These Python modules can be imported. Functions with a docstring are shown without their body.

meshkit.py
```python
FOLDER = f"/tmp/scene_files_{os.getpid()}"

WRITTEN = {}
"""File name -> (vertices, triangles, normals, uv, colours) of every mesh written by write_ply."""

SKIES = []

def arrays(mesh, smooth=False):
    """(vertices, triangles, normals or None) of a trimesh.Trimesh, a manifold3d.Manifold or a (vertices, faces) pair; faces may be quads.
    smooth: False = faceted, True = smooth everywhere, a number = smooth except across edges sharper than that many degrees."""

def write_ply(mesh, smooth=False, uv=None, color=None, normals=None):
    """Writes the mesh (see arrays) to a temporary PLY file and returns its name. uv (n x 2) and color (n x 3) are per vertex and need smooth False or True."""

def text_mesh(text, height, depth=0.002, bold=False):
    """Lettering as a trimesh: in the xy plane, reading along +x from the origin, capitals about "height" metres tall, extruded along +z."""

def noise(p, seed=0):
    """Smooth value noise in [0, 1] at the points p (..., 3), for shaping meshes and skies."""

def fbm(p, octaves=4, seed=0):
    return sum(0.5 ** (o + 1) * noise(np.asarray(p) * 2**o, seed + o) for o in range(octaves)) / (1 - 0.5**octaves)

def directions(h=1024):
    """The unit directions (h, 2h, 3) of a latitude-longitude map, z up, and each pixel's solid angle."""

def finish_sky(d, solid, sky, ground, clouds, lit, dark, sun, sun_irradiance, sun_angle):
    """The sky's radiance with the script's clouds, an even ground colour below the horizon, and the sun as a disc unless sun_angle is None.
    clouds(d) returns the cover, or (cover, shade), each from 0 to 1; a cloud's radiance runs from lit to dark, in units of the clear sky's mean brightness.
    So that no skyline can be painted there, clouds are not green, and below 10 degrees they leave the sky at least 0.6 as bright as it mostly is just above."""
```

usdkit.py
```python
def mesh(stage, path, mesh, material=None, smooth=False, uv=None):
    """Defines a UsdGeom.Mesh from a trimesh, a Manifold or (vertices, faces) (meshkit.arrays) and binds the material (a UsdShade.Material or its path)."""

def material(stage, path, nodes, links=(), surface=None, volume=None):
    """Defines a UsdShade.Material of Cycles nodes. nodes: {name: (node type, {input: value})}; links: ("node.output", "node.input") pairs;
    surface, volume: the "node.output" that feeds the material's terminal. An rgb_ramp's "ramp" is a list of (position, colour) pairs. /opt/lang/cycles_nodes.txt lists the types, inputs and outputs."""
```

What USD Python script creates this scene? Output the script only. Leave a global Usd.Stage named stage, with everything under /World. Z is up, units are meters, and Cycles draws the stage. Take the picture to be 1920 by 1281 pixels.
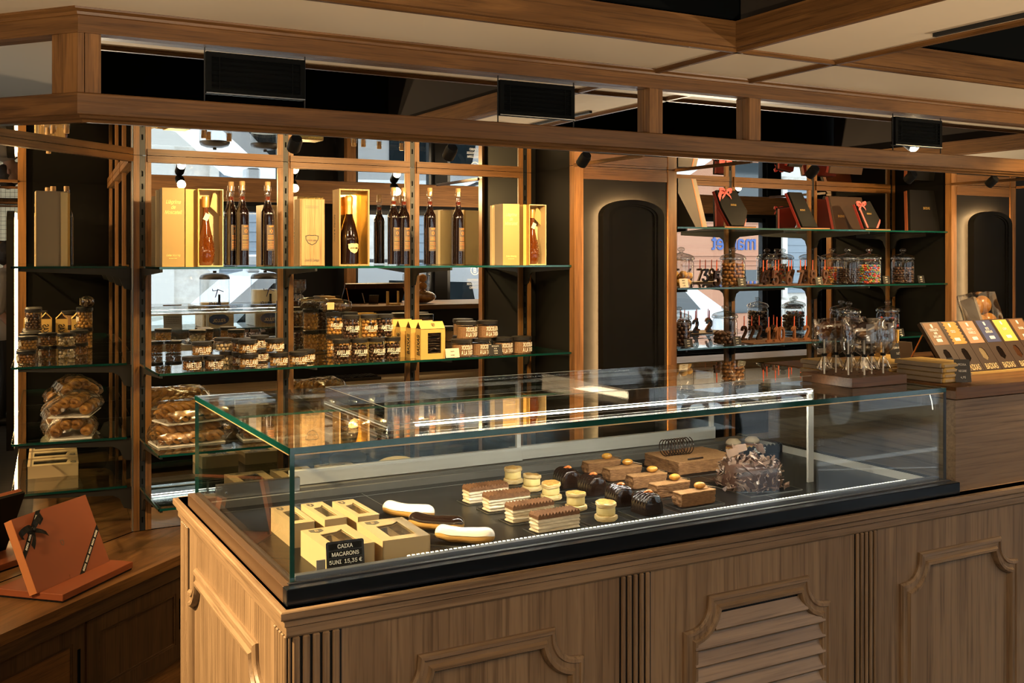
import math, random
import numpy as np
import trimesh
import manifold3d
from shapely.geometry import Polygon, box as sbox, Point
from shapely import affinity
import usdkit
import meshkit
from pxr import Usd, UsdGeom, UsdLux, UsdShade, Gf, Sdf

random.seed(7)
rng = np.random.default_rng(7)
stage = Usd.Stage.CreateInMemory()
UsdGeom.SetStageUpAxis(stage, UsdGeom.Tokens.z)
UsdGeom.SetStageMetersPerUnit(stage, 1.0)
UsdGeom.Xform.Define(stage, '/World')
UsdGeom.Scope.Define(stage, '/World/Looks')

# ------------------------------------------------------------------ camera
EXPOSURE = 0.10
YAW = math.radians(28.915)
cam = UsdGeom.Camera.Define(stage, '/World/camera')
cs, sn = math.cos(YAW), math.sin(YAW)
cam.AddTransformOp().Set(Gf.Matrix4d(cs, -sn, 0, 0, 0, 0, 1, 0, -sn, -cs, 0, 0, 0, 0, 1.6, 1))
cam.CreateHorizontalApertureAttr(36.0)
cam.CreateVerticalApertureAttr(36.0 * 1281 / 1920)
cam.CreateFocalLengthAttr(36.0 * 1925 / 1920)
cam.CreateVerticalApertureOffsetAttr(-36.0 * 160.5 / 1920)
cam.CreateClippingRangeAttr(Gf.Vec2f(0.05, 200))
cam.CreateFStopAttr(0.0)
cam.CreateExposureAttr(EXPOSURE)

# ------------------------------------------------------------------ sky and lamps
sky = UsdLux.DomeLight.Define(stage, '/World/sky')
sky.CreateColorAttr(Gf.Vec3f(0.80, 0.90, 1.0))
sky.CreateIntensityAttr(1.35)
WARM = Gf.Vec3f(1.0, 0.64, 0.26)
lamp_no = [0]

def spot(pos, target, power, cone=32, soft=0.6, color=WARM, radius=0.02):
    """The light inside a spotlight head, or of an added floor uplight."""
    lamp_no[0] += 1
    l = UsdLux.SphereLight.Define(stage, '/World/lamp_%03d' % lamp_no[0])
    l.CreateRadiusAttr(radius)
    l.CreateIntensityAttr(power / (4 * math.pi * math.pi * radius * radius))
    l.CreateNormalizeAttr(False)
    l.CreateColorAttr(color)
    sh = UsdLux.ShapingAPI.Apply(l.GetPrim())
    sh.CreateShapingConeAngleAttr(cone)
    sh.CreateShapingConeSoftnessAttr(soft)
    p, t = np.array(pos, float), np.array(target, float)
    b = (p - t) / np.linalg.norm(p - t)
    r = np.cross([0, 0, 1], b) if abs(b[2]) < .99 else np.array([1., 0, 0])
    r /= np.linalg.norm(r)
    u = np.cross(b, r)
    l.AddTransformOp().Set(Gf.Matrix4d(*r, 0, *u, 0, *b, 0, *p, 1))
    return l

SHELF_LAMPS = [(1.0, 3.30), (1.56, 3.30), (2.12, 3.30), (3.30, 3.30), (3.92, 3.30), (4.50, 3.30)]
for i, (lx, ly) in enumerate(SHELF_LAMPS):
    spot((lx, ly, 1.945), (lx + (.03 if i < 3 else .05), 3.98, 1.45), 44.0 if i < 3 else 28.0, cone=62, soft=.8)
COUNTER_LAMPS = [((2.793, 1.55, 2.20), (2.65, 1.86, 1.28), 70, 26), ((-0.9, 2.15, 2.24), (0.42, 2.05, 0.55), 800, 24),
                 ((-1.15, 2.35, 2.24), (0.34, 3.58, 0.53), 190, 22)]
for p, t, w, c in COUNTER_LAMPS:
    spot(p, t, w, cone=c, soft=.5, radius=.03, color=Gf.Vec3f(1.0, .69, .34))

def rect_light(name, pos, w, h, rot, power, color):
    l = UsdLux.RectLight.Define(stage, '/World/' + name)
    l.CreateWidthAttr(w); l.CreateHeightAttr(h); l.CreateColorAttr(color)
    l.CreateIntensityAttr(power / (math.pi * w * h)); l.CreateNormalizeAttr(False)
    l.AddTranslateOp().Set(Gf.Vec3d(*pos)); l.AddRotateXYZOp().Set(Gf.Vec3f(*rot))
    return l

# added fill lights at ceiling height behind the camera, with no panel built
rect_light('added_ceiling_fill', (-1.2, -.4, 2.31), 1.2, .3, (0, 0, 0), 25, Gf.Vec3f(1.0, .74, .46))
rect_light('added_ceiling_fill_001', (4.4, .1, 2.31), 1.2, .3, (0, 0, 0), 25, Gf.Vec3f(1.0, .74, .46))
# unseen floor uplights, added behind the camera to brighten the ceiling
ADDED_UPLIGHTS = [(-1.5, -.3), (.55, -.80), (5.2, .30)]
for lx, ly in ADDED_UPLIGHTS:
    spot((lx, ly, 1.02), (lx, ly, 2.3), 285, cone=84, soft=.3, color=Gf.Vec3f(1.0, .80, .55), radius=.05)

# ------------------------------------------------------------------ helpers: prims
used = {}
def numbered(parent, name):
    k = (parent, name)
    n = used.get(k, 0); used[k] = n + 1
    return name if n == 0 else '%s_%03d' % (name, n)

def tag(prim, label=None, cat=None, group=None, kind=None):
    for k, v in (('label', label), ('category', cat), ('group', group), ('kind', kind)):
        if v: prim.SetCustomDataByKey(k, v)
    return prim

def thing(name, label, cat, loc=(0, 0, 0), rz=0.0, group=None, kind=None):
    x = UsdGeom.Xform.Define(stage, '/World/' + numbered('/World', name))
    x.AddTranslateOp().Set(Gf.Vec3d(*map(float, loc)))
    x.AddRotateZOp().Set(float(rz))
    return tag(x.GetPrim(), label, cat, group, kind)

def path_of(p):
    return str(p.GetPath()) if hasattr(p, 'GetPath') else p

def part(parent, name, mesh, mat, smooth=False, label=None, kind=None):
    pp = path_of(parent)
    m = usdkit.mesh(stage, pp + '/' + numbered(pp, name), mesh, M[mat], smooth)
    return tag(m.GetPrim(), label, None, None, kind)

def single(name, mesh, mat, label, cat, smooth=False, group=None, kind=None):
    m = usdkit.mesh(stage, '/World/' + numbered('/World', name), mesh, M[mat], smooth)
    return tag(m.GetPrim(), label, cat, group, kind)

def dup(proto, loc, rz=0.0, label=None, group=None):
    d = proto.GetCustomData()
    base = proto.GetName()
    if base[-4:-3] == '_' and base[-3:].isdigit(): base = base[:-4]
    x = UsdGeom.Xform.Define(stage, '/World/' + numbered('/World', base))
    x.AddTranslateOp().Set(Gf.Vec3d(*map(float, loc)))
    x.AddRotateZOp().Set(float(rz))
    p = x.GetPrim()
    tag(p, label or d['label'], d['category'], group or d.get('group'))
    p.GetReferences().AddInternalReference(proto.GetPath())
    p.SetInstanceable(True)
    return p

# ------------------------------------------------------------------ helpers: meshes
def cat(*ms):
    return trimesh.util.concatenate([m for m in ms if m is not None])

def bx(x0, x1, y0, y1, z0, z1, c=0.0):
    """A box, its edges chamfered by c."""
    if x1 < x0: x0, x1 = x1, x0
    if y1 < y0: y0, y1 = y1, y0
    if z1 < z0: z0, z1 = z1, z0
    if c <= 0:
        m = trimesh.creation.box([x1 - x0, y1 - y0, z1 - z0])
        m.apply_translation([(x0 + x1) / 2, (y0 + y1) / 2, (z0 + z1) / 2]); return m
    P = []
    for x, sx in ((x0, 1), (x1, -1)):
        for y, sy in ((y0, 1), (y1, -1)):
            for z, sz in ((z0, 1), (z1, -1)):
                P += [(x + sx * c, y + sy * c, z), (x + sx * c, y, z + sz * c), (x, y + sy * c, z + sz * c)]
    return trimesh.convex.convex_hull(np.array(P))

def moved(m, t=(0, 0, 0), rz=0, rx=0, ry=0, s=None):
    m = m.copy()
    if s is not None: m.apply_scale(s)
    R = trimesh.transformations
    if rx: m.apply_transform(R.rotation_matrix(math.radians(rx), [1, 0, 0]))
    if ry: m.apply_transform(R.rotation_matrix(math.radians(ry), [0, 1, 0]))
    if rz: m.apply_transform(R.rotation_matrix(math.radians(rz), [0, 0, 1]))
    m.apply_translation(t)
    return m

def frame(m, o, ex, ey, ez):
    """Local axes of m onto the directions ex, ey, ez at o."""
    T = np.eye(4); T[:3, 0] = ex; T[:3, 1] = ey; T[:3, 2] = ez; T[:3, 3] = o
    m = m.copy(); m.apply_transform(T)
    return m

def lathe(prof, n=24):
    """Revolves (radius, z) about z."""
    prof = np.array(prof, float)
    a = np.linspace(0, 2 * np.pi, n, endpoint=False)
    v = np.concatenate([np.stack([r * np.cos(a), r * np.sin(a), np.full(n, z)], 1) for r, z in prof])
    f = []
    for i in range(len(prof) - 1):
        for j in range(n):
            k = (j + 1) % n
            p, q, r_, s_ = i * n + j, i * n + k, (i + 1) * n + k, (i + 1) * n + j
            if prof[i][0] > 1e-7: f.append((p, q, r_))
            if prof[i + 1][0] > 1e-7: f.append((p, r_, s_))
    m = trimesh.Trimesh(v, np.array(f), process=False)
    m.merge_vertices()
    return m

def ext(poly, d, z=0.0):
    """Extrudes a shapely polygon (or points) by d along +z."""
    if not hasattr(poly, 'geom_type'): poly = Polygon(poly)
    gs = getattr(poly, 'geoms', [poly])
    m = trimesh.util.concatenate([trimesh.creation.extrude_polygon(g, d, engine='earcut') for g in gs if g.area > 1e-10])
    m.apply_translation([0, 0, z])
    return m

def ext_xz(poly, y0, y1):
    """A polygon drawn in x, z, reaching from y0 to y1 (y0 the front)."""
    m = ext(poly, abs(y1 - y0))
    v = m.vertices.copy()
    m.vertices = np.stack([v[:, 0], max(y0, y1) - v[:, 2], v[:, 1]], 1)
    return m

def ext_yz(poly, x0, x1):
    """A polygon drawn in y, z, reaching from x0 to x1."""
    m = ext(poly, abs(x1 - x0))
    v = m.vertices.copy()
    m.vertices = np.stack([min(x0, x1) + v[:, 2], v[:, 0], v[:, 1]], 1)
    return m

def tube(pts, r, n=8, closed=False):
    pts = np.array(pts, float)
    N = len(pts)
    rr = np.full(N, r) if np.ndim(r) == 0 else np.array(r, float)
    if closed: t = np.roll(pts, -1, 0) - np.roll(pts, 1, 0)
    else: t = np.gradient(pts, axis=0)
    t /= np.maximum(np.linalg.norm(t, axis=1, keepdims=True), 1e-9)
    u = np.cross(t[0], [0, 0, 1.]) if abs(t[0][2]) < .9 else np.cross(t[0], [1., 0, 0])
    u /= np.linalg.norm(u)
    V = []
    a = np.linspace(0, 2 * np.pi, n, endpoint=False)
    for i in range(N):
        u = u - t[i] * np.dot(u, t[i]); u /= np.linalg.norm(u)
        w = np.cross(t[i], u)
        V.append(pts[i] + rr[i] * (np.cos(a)[:, None] * u + np.sin(a)[:, None] * w))
    V = np.concatenate(V); Fc = []
    for i in range(N if closed else N - 1):
        i2 = (i + 1) % N
        for j in range(n):
            k = (j + 1) % n
            Fc += [(i * n + j, i * n + k, i2 * n + k), (i * n + j, i2 * n + k, i2 * n + j)]
    if not closed:
        V = np.vstack([V, pts[0], pts[-1]]); c0, c1 = N * n, N * n + 1
        for j in range(n):
            k = (j + 1) % n
            Fc += [(c0, k, j), (c1, (N - 1) * n + j, (N - 1) * n + k)]
    return trimesh.Trimesh(V, np.array(Fc), process=False)

def sweep(prof, path, normal, closed=False):
    """Runs a closed profile [(d, h)] along a planar polyline with mitred corners. d points to the path's left-hand side
    (normal x direction), h along the plane's normal."""
    path = np.array(path, float); nrm = np.array(normal, float); N = len(path)
    prof = np.array(prof, float); K = len(prof)
    V = []
    for i in range(N):
        a = path[i] - path[i - 1] if (closed or i > 0) else path[1] - path[0]
        b = path[(i + 1) % N] - path[i] if (closed or i < N - 1) else path[-1] - path[-2]
        a = a / np.linalg.norm(a); b = b / np.linalg.norm(b)
        la, lb = np.cross(nrm, a), np.cross(nrm, b)
        mit = la + lb
        L = np.linalg.norm(mit)
        mit = la if L < 1e-6 else mit / L
        k = 1 / max(.35, np.dot(mit, la))
        for d, h in prof: V.append(path[i] + mit * d * k + nrm * h)
    Fc = []
    for i in range(N if closed else N - 1):
        i2 = (i + 1) % N
        for j in range(K):
            k = (j + 1) % K
            Fc += [(i * K + j, i2 * K + j, i2 * K + k), (i * K + j, i2 * K + k, i * K + k)]
    if not closed:
        cap = trimesh.creation.triangulate_polygon(Polygon(prof), engine='earcut')
        cv, cf = cap
        idx = [int(np.argmin(np.abs(prof - q).sum(1))) for q in cv]
        for t in cf:
            Fc.append([idx[q] for q in t]); Fc.append([(N - 1) * K + idx[q] for q in t[::-1]])
    m = trimesh.Trimesh(np.array(V), np.array(Fc), process=False)
    m.fix_normals()
    return m

def hullm(pts):
    return trimesh.convex.convex_hull(np.array(pts, float))

def tri(mf):
    k = mf.to_mesh()
    return trimesh.Trimesh(np.array(k.vert_properties)[:, :3], np.array(k.tri_verts), process=False)

def manif(m):
    m = m.copy(); m.merge_vertices()
    return manifold3d.Manifold(manifold3d.Mesh(m.vertices.astype(np.float32), m.faces.astype(np.uint32)))

def ball(r, c=(0, 0, 0), s=(1, 1, 1), n=2):
    m = trimesh.creation.icosphere(n, r); m.apply_scale(s); m.apply_translation(c); return m

_txt = {}
def text(t, h, squeeze=.62, bold=True, depth=.0006, slant=0.0):
    """Lettering in the xy plane, centred on x = 0 with its base line at y = 0."""
    k = (t, h, squeeze, bold, depth, slant)
    if k not in _txt:
        m = meshkit.text_mesh(t, h, depth, bold)
        m.apply_scale([squeeze, 1, 1])
        m.vertices[:, 0] += slant * m.vertices[:, 1]
        b = m.bounds
        m.apply_translation([-(b[0][0] + b[1][0]) / 2, 0, 0])
        _txt[k] = m
    return _txt[k].copy()

def lines_of(rows, h, gap=1.5, **k):
    return cat(*[moved(text(r, h, **k), (0, -i * h * gap, 0)) for i, r in enumerate(rows)])

def greek(w, n, h, gap, seed=0):
    """Rows of small print too fine to read: short bars."""
    g = np.random.default_rng(seed); ms = []
    for i in range(n):
        x = -w / 2
        while x < w / 2 - h:
            l = min(g.uniform(1.2, 4) * h, w / 2 - x)
            ms.append(bx(x, x + l, -i * gap, -i * gap + h, 0, .0004)); x += l + .6 * h
    return cat(*ms)

def face_y(m, y, x=0, z=0):
    """Flat lettering set upright on a face that looks towards -y."""
    v = m.vertices
    o = m.copy(); o.vertices = np.stack([v[:, 0] + x, y - v[:, 2], v[:, 1] + z], 1)
    return o

def face_mx(m, x, y=0, z=0):
    """Flat lettering on a face that looks towards -x (reads along -y)."""
    v = m.vertices
    o = m.copy(); o.vertices = np.stack([x - v[:, 2], y - v[:, 0], v[:, 1] + z], 1)
    return o

def wrap(m, r, z=0, turn=0.0):
    """Lettering bent around an upright cylinder, read from -y."""
    m = m.copy()
    v = m.vertices; a = v[:, 0] / r + math.radians(turn)
    o = m.copy(); o.vertices = np.stack([(r + v[:, 2]) * np.sin(a), -(r + v[:, 2]) * np.cos(a), v[:, 1] + z], 1)
    return o

# ------------------------------------------------------------------ materials
M = {}
def P(name, color, rough=.5, metal=0.0, **k):
    d = dict(base_color=color, roughness=rough, metallic=metal); d.update(k)
    M[name] = usdkit.material(stage, '/World/Looks/' + name, {'p': ('principled_bsdf', d)}, surface='p.BSDF')

def wood(name, axis, lo, hi, rough=.42, rz=0.0, fine=1.0, bumpy=.25):
    """Oak: long soft figure and fine pores along one axis."""
    a = {'x': 0, 'y': 1, 'z': 2}[axis]
    s1 = [7.0] * 3; s1[a] = .55
    s2 = [130.0 * fine] * 3; s2[a] = 3.2
    mid = [(p + q) / 2 for p, q in zip(lo, hi)]
    N = {'tc': ('texture_coordinate', {}),
         'rot': ('mapping', {'rotation': (0, 0, -math.radians(rz))}),
         'm1': ('mapping', {'scale': s1}), 'm2': ('mapping', {'scale': s2}),
         'n1': ('noise_texture', {'scale': 1.6, 'detail': 5.0, 'roughness': .62, 'distortion': 1.1}),
         'n2': ('noise_texture', {'scale': 1.0, 'detail': 3.0, 'roughness': .7}),
         'r1': ('rgb_ramp', {'ramp': [(.25, lo), (.48, mid), (.56, hi), (.75, mid)]}),
         'r2': ('rgb_ramp', {'ramp': [(.33, (.45, .42, .38)), (.5, (.93, .93, .93)), (.75, (1.06, 1.05, 1.02))]}),
         'mx': ('mix_color', {'blend_type': 'multiply', 'fac': .8, 'use_clamp': False}),
         'b': ('bump', {'strength': bumpy, 'distance': .0012}),
         'p': ('principled_bsdf', {'roughness': rough, 'specular_ior_level': .4})}
    L = [('tc.object', 'rot.vector'), ('rot.vector', 'm1.vector'), ('rot.vector', 'm2.vector'), ('m1.vector', 'n1.vector'), ('m2.vector', 'n2.vector'),
         ('n1.fac', 'r1.fac'), ('n2.fac', 'r2.fac'), ('r1.color', 'mx.a'), ('r2.color', 'mx.b'), ('mx.result', 'p.base_color'),
         ('n2.fac', 'b.height'), ('b.normal', 'p.normal')]
    M[name] = usdkit.material(stage, '/World/Looks/' + name, N, L, surface='p.BSDF')

OL, OH = (.100, .042, .0115), (.200, .090, .027)
for ax in 'xy': wood('oak_' + ax, ax, OL, OH)
wood('lit_oak_z', 'z', (.135, .058, .016), (.265, .120, .036))  # lighter upright oak: lamp light on the posts painted into the colour
wood('oak_d', 'x', OL, OH, rz=45.0)
wood('shaded_oak_z', 'z', (.042, .020, .008), (.085, .042, .016))  # oak darkened in its colour for the shade on the cabinet fronts
wood('shaded_oak_d', 'x', (.042, .020, .008), (.085, .042, .016), rz=45.0)
wood('oak_r', 'x', OL, OH, rz=-50.0)
CL, CH = (.145, .091, .051), (.228, .151, .088)
for ax in 'xyz': wood('pale_oak_' + ax, ax, CL, CH)
wood('walnut_x', 'x', (.07, .03, .013), (.15, .068, .03), rough=.4)
wood('plank_wood', 'x', (.46, .34, .20), (.62, .48, .30))
wood('boxwood', 'z', (.26, .165, .075), (.38, .255, .125), rough=.55)
wood('dark_floor', 'y', (.016, .012, .009), (.034, .026, .02), rough=.6)

def pane(name, tint, base=.045, rough=0.0, gloss=(1, 1, 1)):
    M[name] = usdkit.material(stage, '/World/Looks/' + name, {
        'l': ('layer_weight', {'blend': .5}), 'w': ('math', {'math_type': 'power', 'value2': 4.2}),
        'a': ('math', {'math_type': 'multiply_add', 'value2': .9, 'value3': base, 'use_clamp': True}),
        't': ('transparent_bsdf', {'color': tint}), 'g': ('glossy_bsdf', {'color': gloss, 'roughness': rough}), 'm': ('mix_closure', {})},
        [('l.facing', 'w.value1'), ('w.value', 'a.value1'), ('a.value', 'm.fac'), ('t.BSDF', 'm.closure1'), ('g.BSDF', 'm.closure2')], surface='m.closure')

pane('clear_glass', (.955, .975, .965))
pane('shelf_glass', (.90, .955, .94), .05)
pane('window_glass', (.96, .98, .98), .035)
pane('jar_glass', (.95, .955, .95), .085)
pane('jar_rim', (.86, .87, .86), .17, .02)
pane('film', (.90, .89, .87), .15, .12)
pane('clear_plastic', (.93, .94, .94), .06, .02)
P('glass_edge', (.004, .05, .042), .08, specular_ior_level=.9, coat_weight=.5)
P('mirror', (.80, .80, .78), .0, 1.0)
P('cream_ceiling', (.74, .61, .45), .7)
P('black_paint', (.006, .006, .0065), .6, specular_ior_level=.25)
P('black_panel', (.0055, .0048, .0042), .65, specular_ior_level=.12)
P('door_black', (.014, .012, .010), .6, specular_ior_level=.15)
P('black_ceiling', (.0030, .0036, .0038), .9, specular_ior_level=.05)
P('coffer_brown', (.035, .026, .019), .8, specular_ior_level=.1)
P('black_metal', (.010, .011, .012), .42, specular_ior_level=.4)
P('vent_black', (.0035, .004, .0042), .7, specular_ior_level=.06)
P('ledge_grey', (.16, .155, .14), .4, .4)
P('dark_metal', (.045, .042, .04), .42, .6)
P('base_black', (.005, .007, .010), .2, specular_ior_level=.4)
P('base_reflection', (.12, .07, .04), .25, .5)  # brown stands for the wood reflected in the base side
P('deck_black', (.006, .006, .006), .30, specular_ior_level=.2)
P('steel', (.55, .55, .52), .28, 1.0)
P('alu', (.62, .62, .58), .42, .35)
P('sill_grey', (.075, .082, .10), .35, .2)
P('chrome', (.8, .8, .8), .08, 1.0)
P('white_plastic', (.75, .74, .70), .45)
P('rail_white', (.42, .42, .39), .45)
P('black_plastic', (.014, .013, .013), .38)
P('orange_card', (.23, .055, .0155), .55)
P('orange_light', (.48, .17, .055), .55)
P('black_ribbon', (.006, .006, .006), .5, specular_ior_level=.2)
P('coral_ribbon', (.62, .10, .10), .35, sheen_weight=.3)
P('white_print', (.86, .84, .78), .5)
P('gold_print', (.72, .47, .16), .3, .75)
P('bright_gold', (.92, .68, .26), .45, .1)
P('copper_print', (.75, .27, .06), .38, .4)
P('black_print', (.012, .011, .010), .5)
P('grey_print', (.10, .085, .065), .6)
P('kraft', (.47, .34, .185), .6)
P('kraft_yellow', (.60, .39, .115), .55)
P('gold_card', (.40, .275, .105), .48, .12)
P('gold_inner', (.62, .50, .30), .55)
P('box_grey', (.30, .245, .19), .6)
P('box_dark', (.09, .07, .06), .55)
P('gold_foil', (.80, .55, .17), .22, 1.0)
P('black_card', (.0045, .004, .0038), .55, specular_ior_level=.18)
P('price_card', (.018, .017, .017), .4)
P('red_card', (.26, .018, .012), .5)
P('brown_card', (.045, .022, .012), .5)
P('wine', (.007, .0025, .002), .07, specular_ior_level=.6, coat_weight=.6)
P('wine_red', (.16, .020, .006), .05, transmission_weight=.35, coat_weight=.5)
P('muscat', (.11, .027, .004), .06, coat_weight=.7, specular_ior_level=.7)
P('cork', (.36, .215, .10), .7)
P('label_dark', (.075, .055, .045), .55)
P('label_cream', (.70, .50, .26), .5)
P('choc_dark', (.022, .010, .006), .22, coat_weight=.35, coat_roughness=.12)
P('choc_glaze', (.018, .009, .006), .09, coat_weight=.8, coat_roughness=.04)
P('choc_milk', (.19, .072, .027), .38)
P('choc_brown', (.075, .034, .022), .42)
P('choc_shaving', (.20, .125, .088), .36)
P('choc_white', (.66, .52, .32), .35)
P('nut', (.26, .115, .032), .4)
P('nut_dark', (.075, .034, .018), .3, coat_weight=.3)
P('nut_gold', (.46, .24, .06), .35)
P('nut_pale', (.55, .44, .30), .5)
P('almond_skin', (.30, .14, .05), .45)
P('biscuit', (.62, .36, .09), .6)
P('sweet_red', (.45, .05, .03), .3)
P('sweet_green', (.12, .25, .08), .3)
P('sweet_blue', (.08, .15, .4), .3)
P('candle_red', (.60, .085, .03), .4)
P('icing_white', (.86, .81, .76), .14, coat_weight=.5)
P('tag_white', (.70, .64, .55), .5)
P('paper_grey', (.22, .20, .19), .6)
P('warm_led', (1, 1, 1), .5, emission_color=(1.0, .62, .27), emission_strength=95.0)
P('white_led', (1, 1, 1), .5, emission_color=(1.0, .92, .76), emission_strength=150.0)
P('front_led', (1, 1, 1), .5, emission_color=(1.0, .93, .78), emission_strength=1.0)
P('lamp_face', (1, 1, 1), .5, emission_color=(1.0, .80, .48), emission_strength=40.0)
P('shirt', (.42, .38, .34), .8)
P('trousers', (.012, .012, .014), .8)
P('skin', (.45, .26, .18), .5, subsurface_weight=.1)
P('hair', (.03, .02, .014), .6)
P('van_white', (.80, .82, .84), .25, coat_weight=.6)
P('car_glass', (.02, .03, .035), .06, specular_ior_level=.8)
P('tyre', (.02, .02, .02), .8)
P('lamp_red', (.5, .02, .02), .2)
P('asphalt', (.16, .165, .17), .85)
P('pavement', (.36, .35, .34), .85)
P('stone_wall', (.62, .60, .56), .8)
P('shop_orange', (.45, .21, .12), .6)
P('sign_blue', (.05, .10, .30), .5)
P('shutter_grey', (.20, .24, .28), .6)
P('milk', (.80, .70, .45), .4)
P('juice', (.70, .50, .22), .3)
P('badge_blue', (.03, .05, .12), .4)
P('leaf', (.06, .17, .05), .5)
P('yellow_card', (.72, .50, .10), .5)
P('orange_print', (.68, .27, .05), .5)
P('rose_print', (.52, .25, .14), .5)
P('navy_print', (.06, .07, .17), .5)
P('wood_print', (.24, .12, .05), .5)

def grainy(name, lo, hi, scale, rough, bump, dist=.002, stretch=(1, 1, 1), **k):
    d = dict(roughness=rough); d.update(k)
    M[name] = usdkit.material(stage, '/World/Looks/' + name, {
        'tc': ('texture_coordinate', {}), 'm': ('mapping', {'scale': stretch}), 'n': ('noise_texture', {'scale': scale, 'detail': 4.0, 'roughness': .65}),
        'r': ('rgb_ramp', {'ramp': [(.32, lo), (.66, hi)]}), 'b': ('bump', {'strength': bump, 'distance': dist}), 'p': ('principled_bsdf', d)},
        [('tc.object', 'm.vector'), ('m.vector', 'n.vector'), ('n.fac', 'r.fac'), ('r.color', 'p.base_color'), ('n.fac', 'b.height'), ('b.normal', 'p.normal')], surface='p.BSDF')

grainy('puff', (.62, .40, .15), (.82, .66, .36), 90, .55, .8, stretch=(.5, .5, 3))
grainy('puff_top', (.45, .20, .035), (.78, .48, .13), 60, .35, .3, coat_weight=.2)
grainy('custard', (.80, .62, .24), (.86, .70, .34), 30, .22, .2, coat_weight=.3)
grainy('cream_layers', (.60, .46, .30), (.84, .74, .56), 70, .6, 1.0, stretch=(.35, .35, 4))
grainy('cocoa', (.30, .145, .052), (.42, .22, .088), 120, .85, .6)
grainy('cocoa_side', (.17, .075, .027), (.30, .145, .056), 150, .8, 1.0, stretch=(.5, .5, 2.5))
grainy('cocoa_ridge', (.13, .055, .022), (.22, .10, .042), 150, .8, .5)
grainy('choux', (.46, .22, .05), (.72, .44, .14), 60, .5, .6, stretch=(.25, 1, 2))
grainy('crust', (.20, .075, .012), (.60, .30, .06), 26, .4, 1.0, .006, coat_weight=.35)
grainy('brioche', (.34, .12, .018), (.66, .34, .07), 16, .3, .4, .004, coat_weight=.4)
grainy('glazed_nut', (.36, .10, .02), (.72, .42, .06), 45, .08, .1, coat_weight=.9)
grainy('orange_peel', (.62, .12, .03), (.80, .30, .08), 60, .25, .4, coat_weight=.5)
grainy('cocoa_powder', (.24, .13, .07), (.36, .21, .12), 220, .8, .8)
grainy('stone_tile', (.50, .47, .42), (.66, .63, .58), 6, .8, .2)
grainy('wired_glass', (.62, .58, .44), (.74, .70, .55), 40, .3, .1, emission_color=(1.0, .90, .62), emission_strength=.32)  # faint glow put in for light coming through from behind

# ================================================================== THE ROOM
ZS = 1.992          # mirrored soffit over the shelves
ZC = 2.318          # cream ceiling
WY = 4.206          # mirror plane of the back wall
DY = 3.751          # plane of the arched wall panels
S45 = math.radians(42.6)
CX0, CY0 = .643, WY  # corner of back wall and left mirror wall
LD = np.array([-math.cos(S45), -math.sin(S45)])     # along the left wall, towards the camera
LN = np.array([math.sin(S45), -math.cos(S45)])      # out of the left wall, into the room

def struct(name, mesh, mat, label, smooth=False, cat_='structure'):
    return single(name, mesh, mat, label, cat_, smooth, kind='structure')

struct('floor', bx(-4.2, 9.9, -1.25, 5.4, -.06, 0), 'dark_floor', 'dark timber floor of the shop', cat_='floor')
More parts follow.
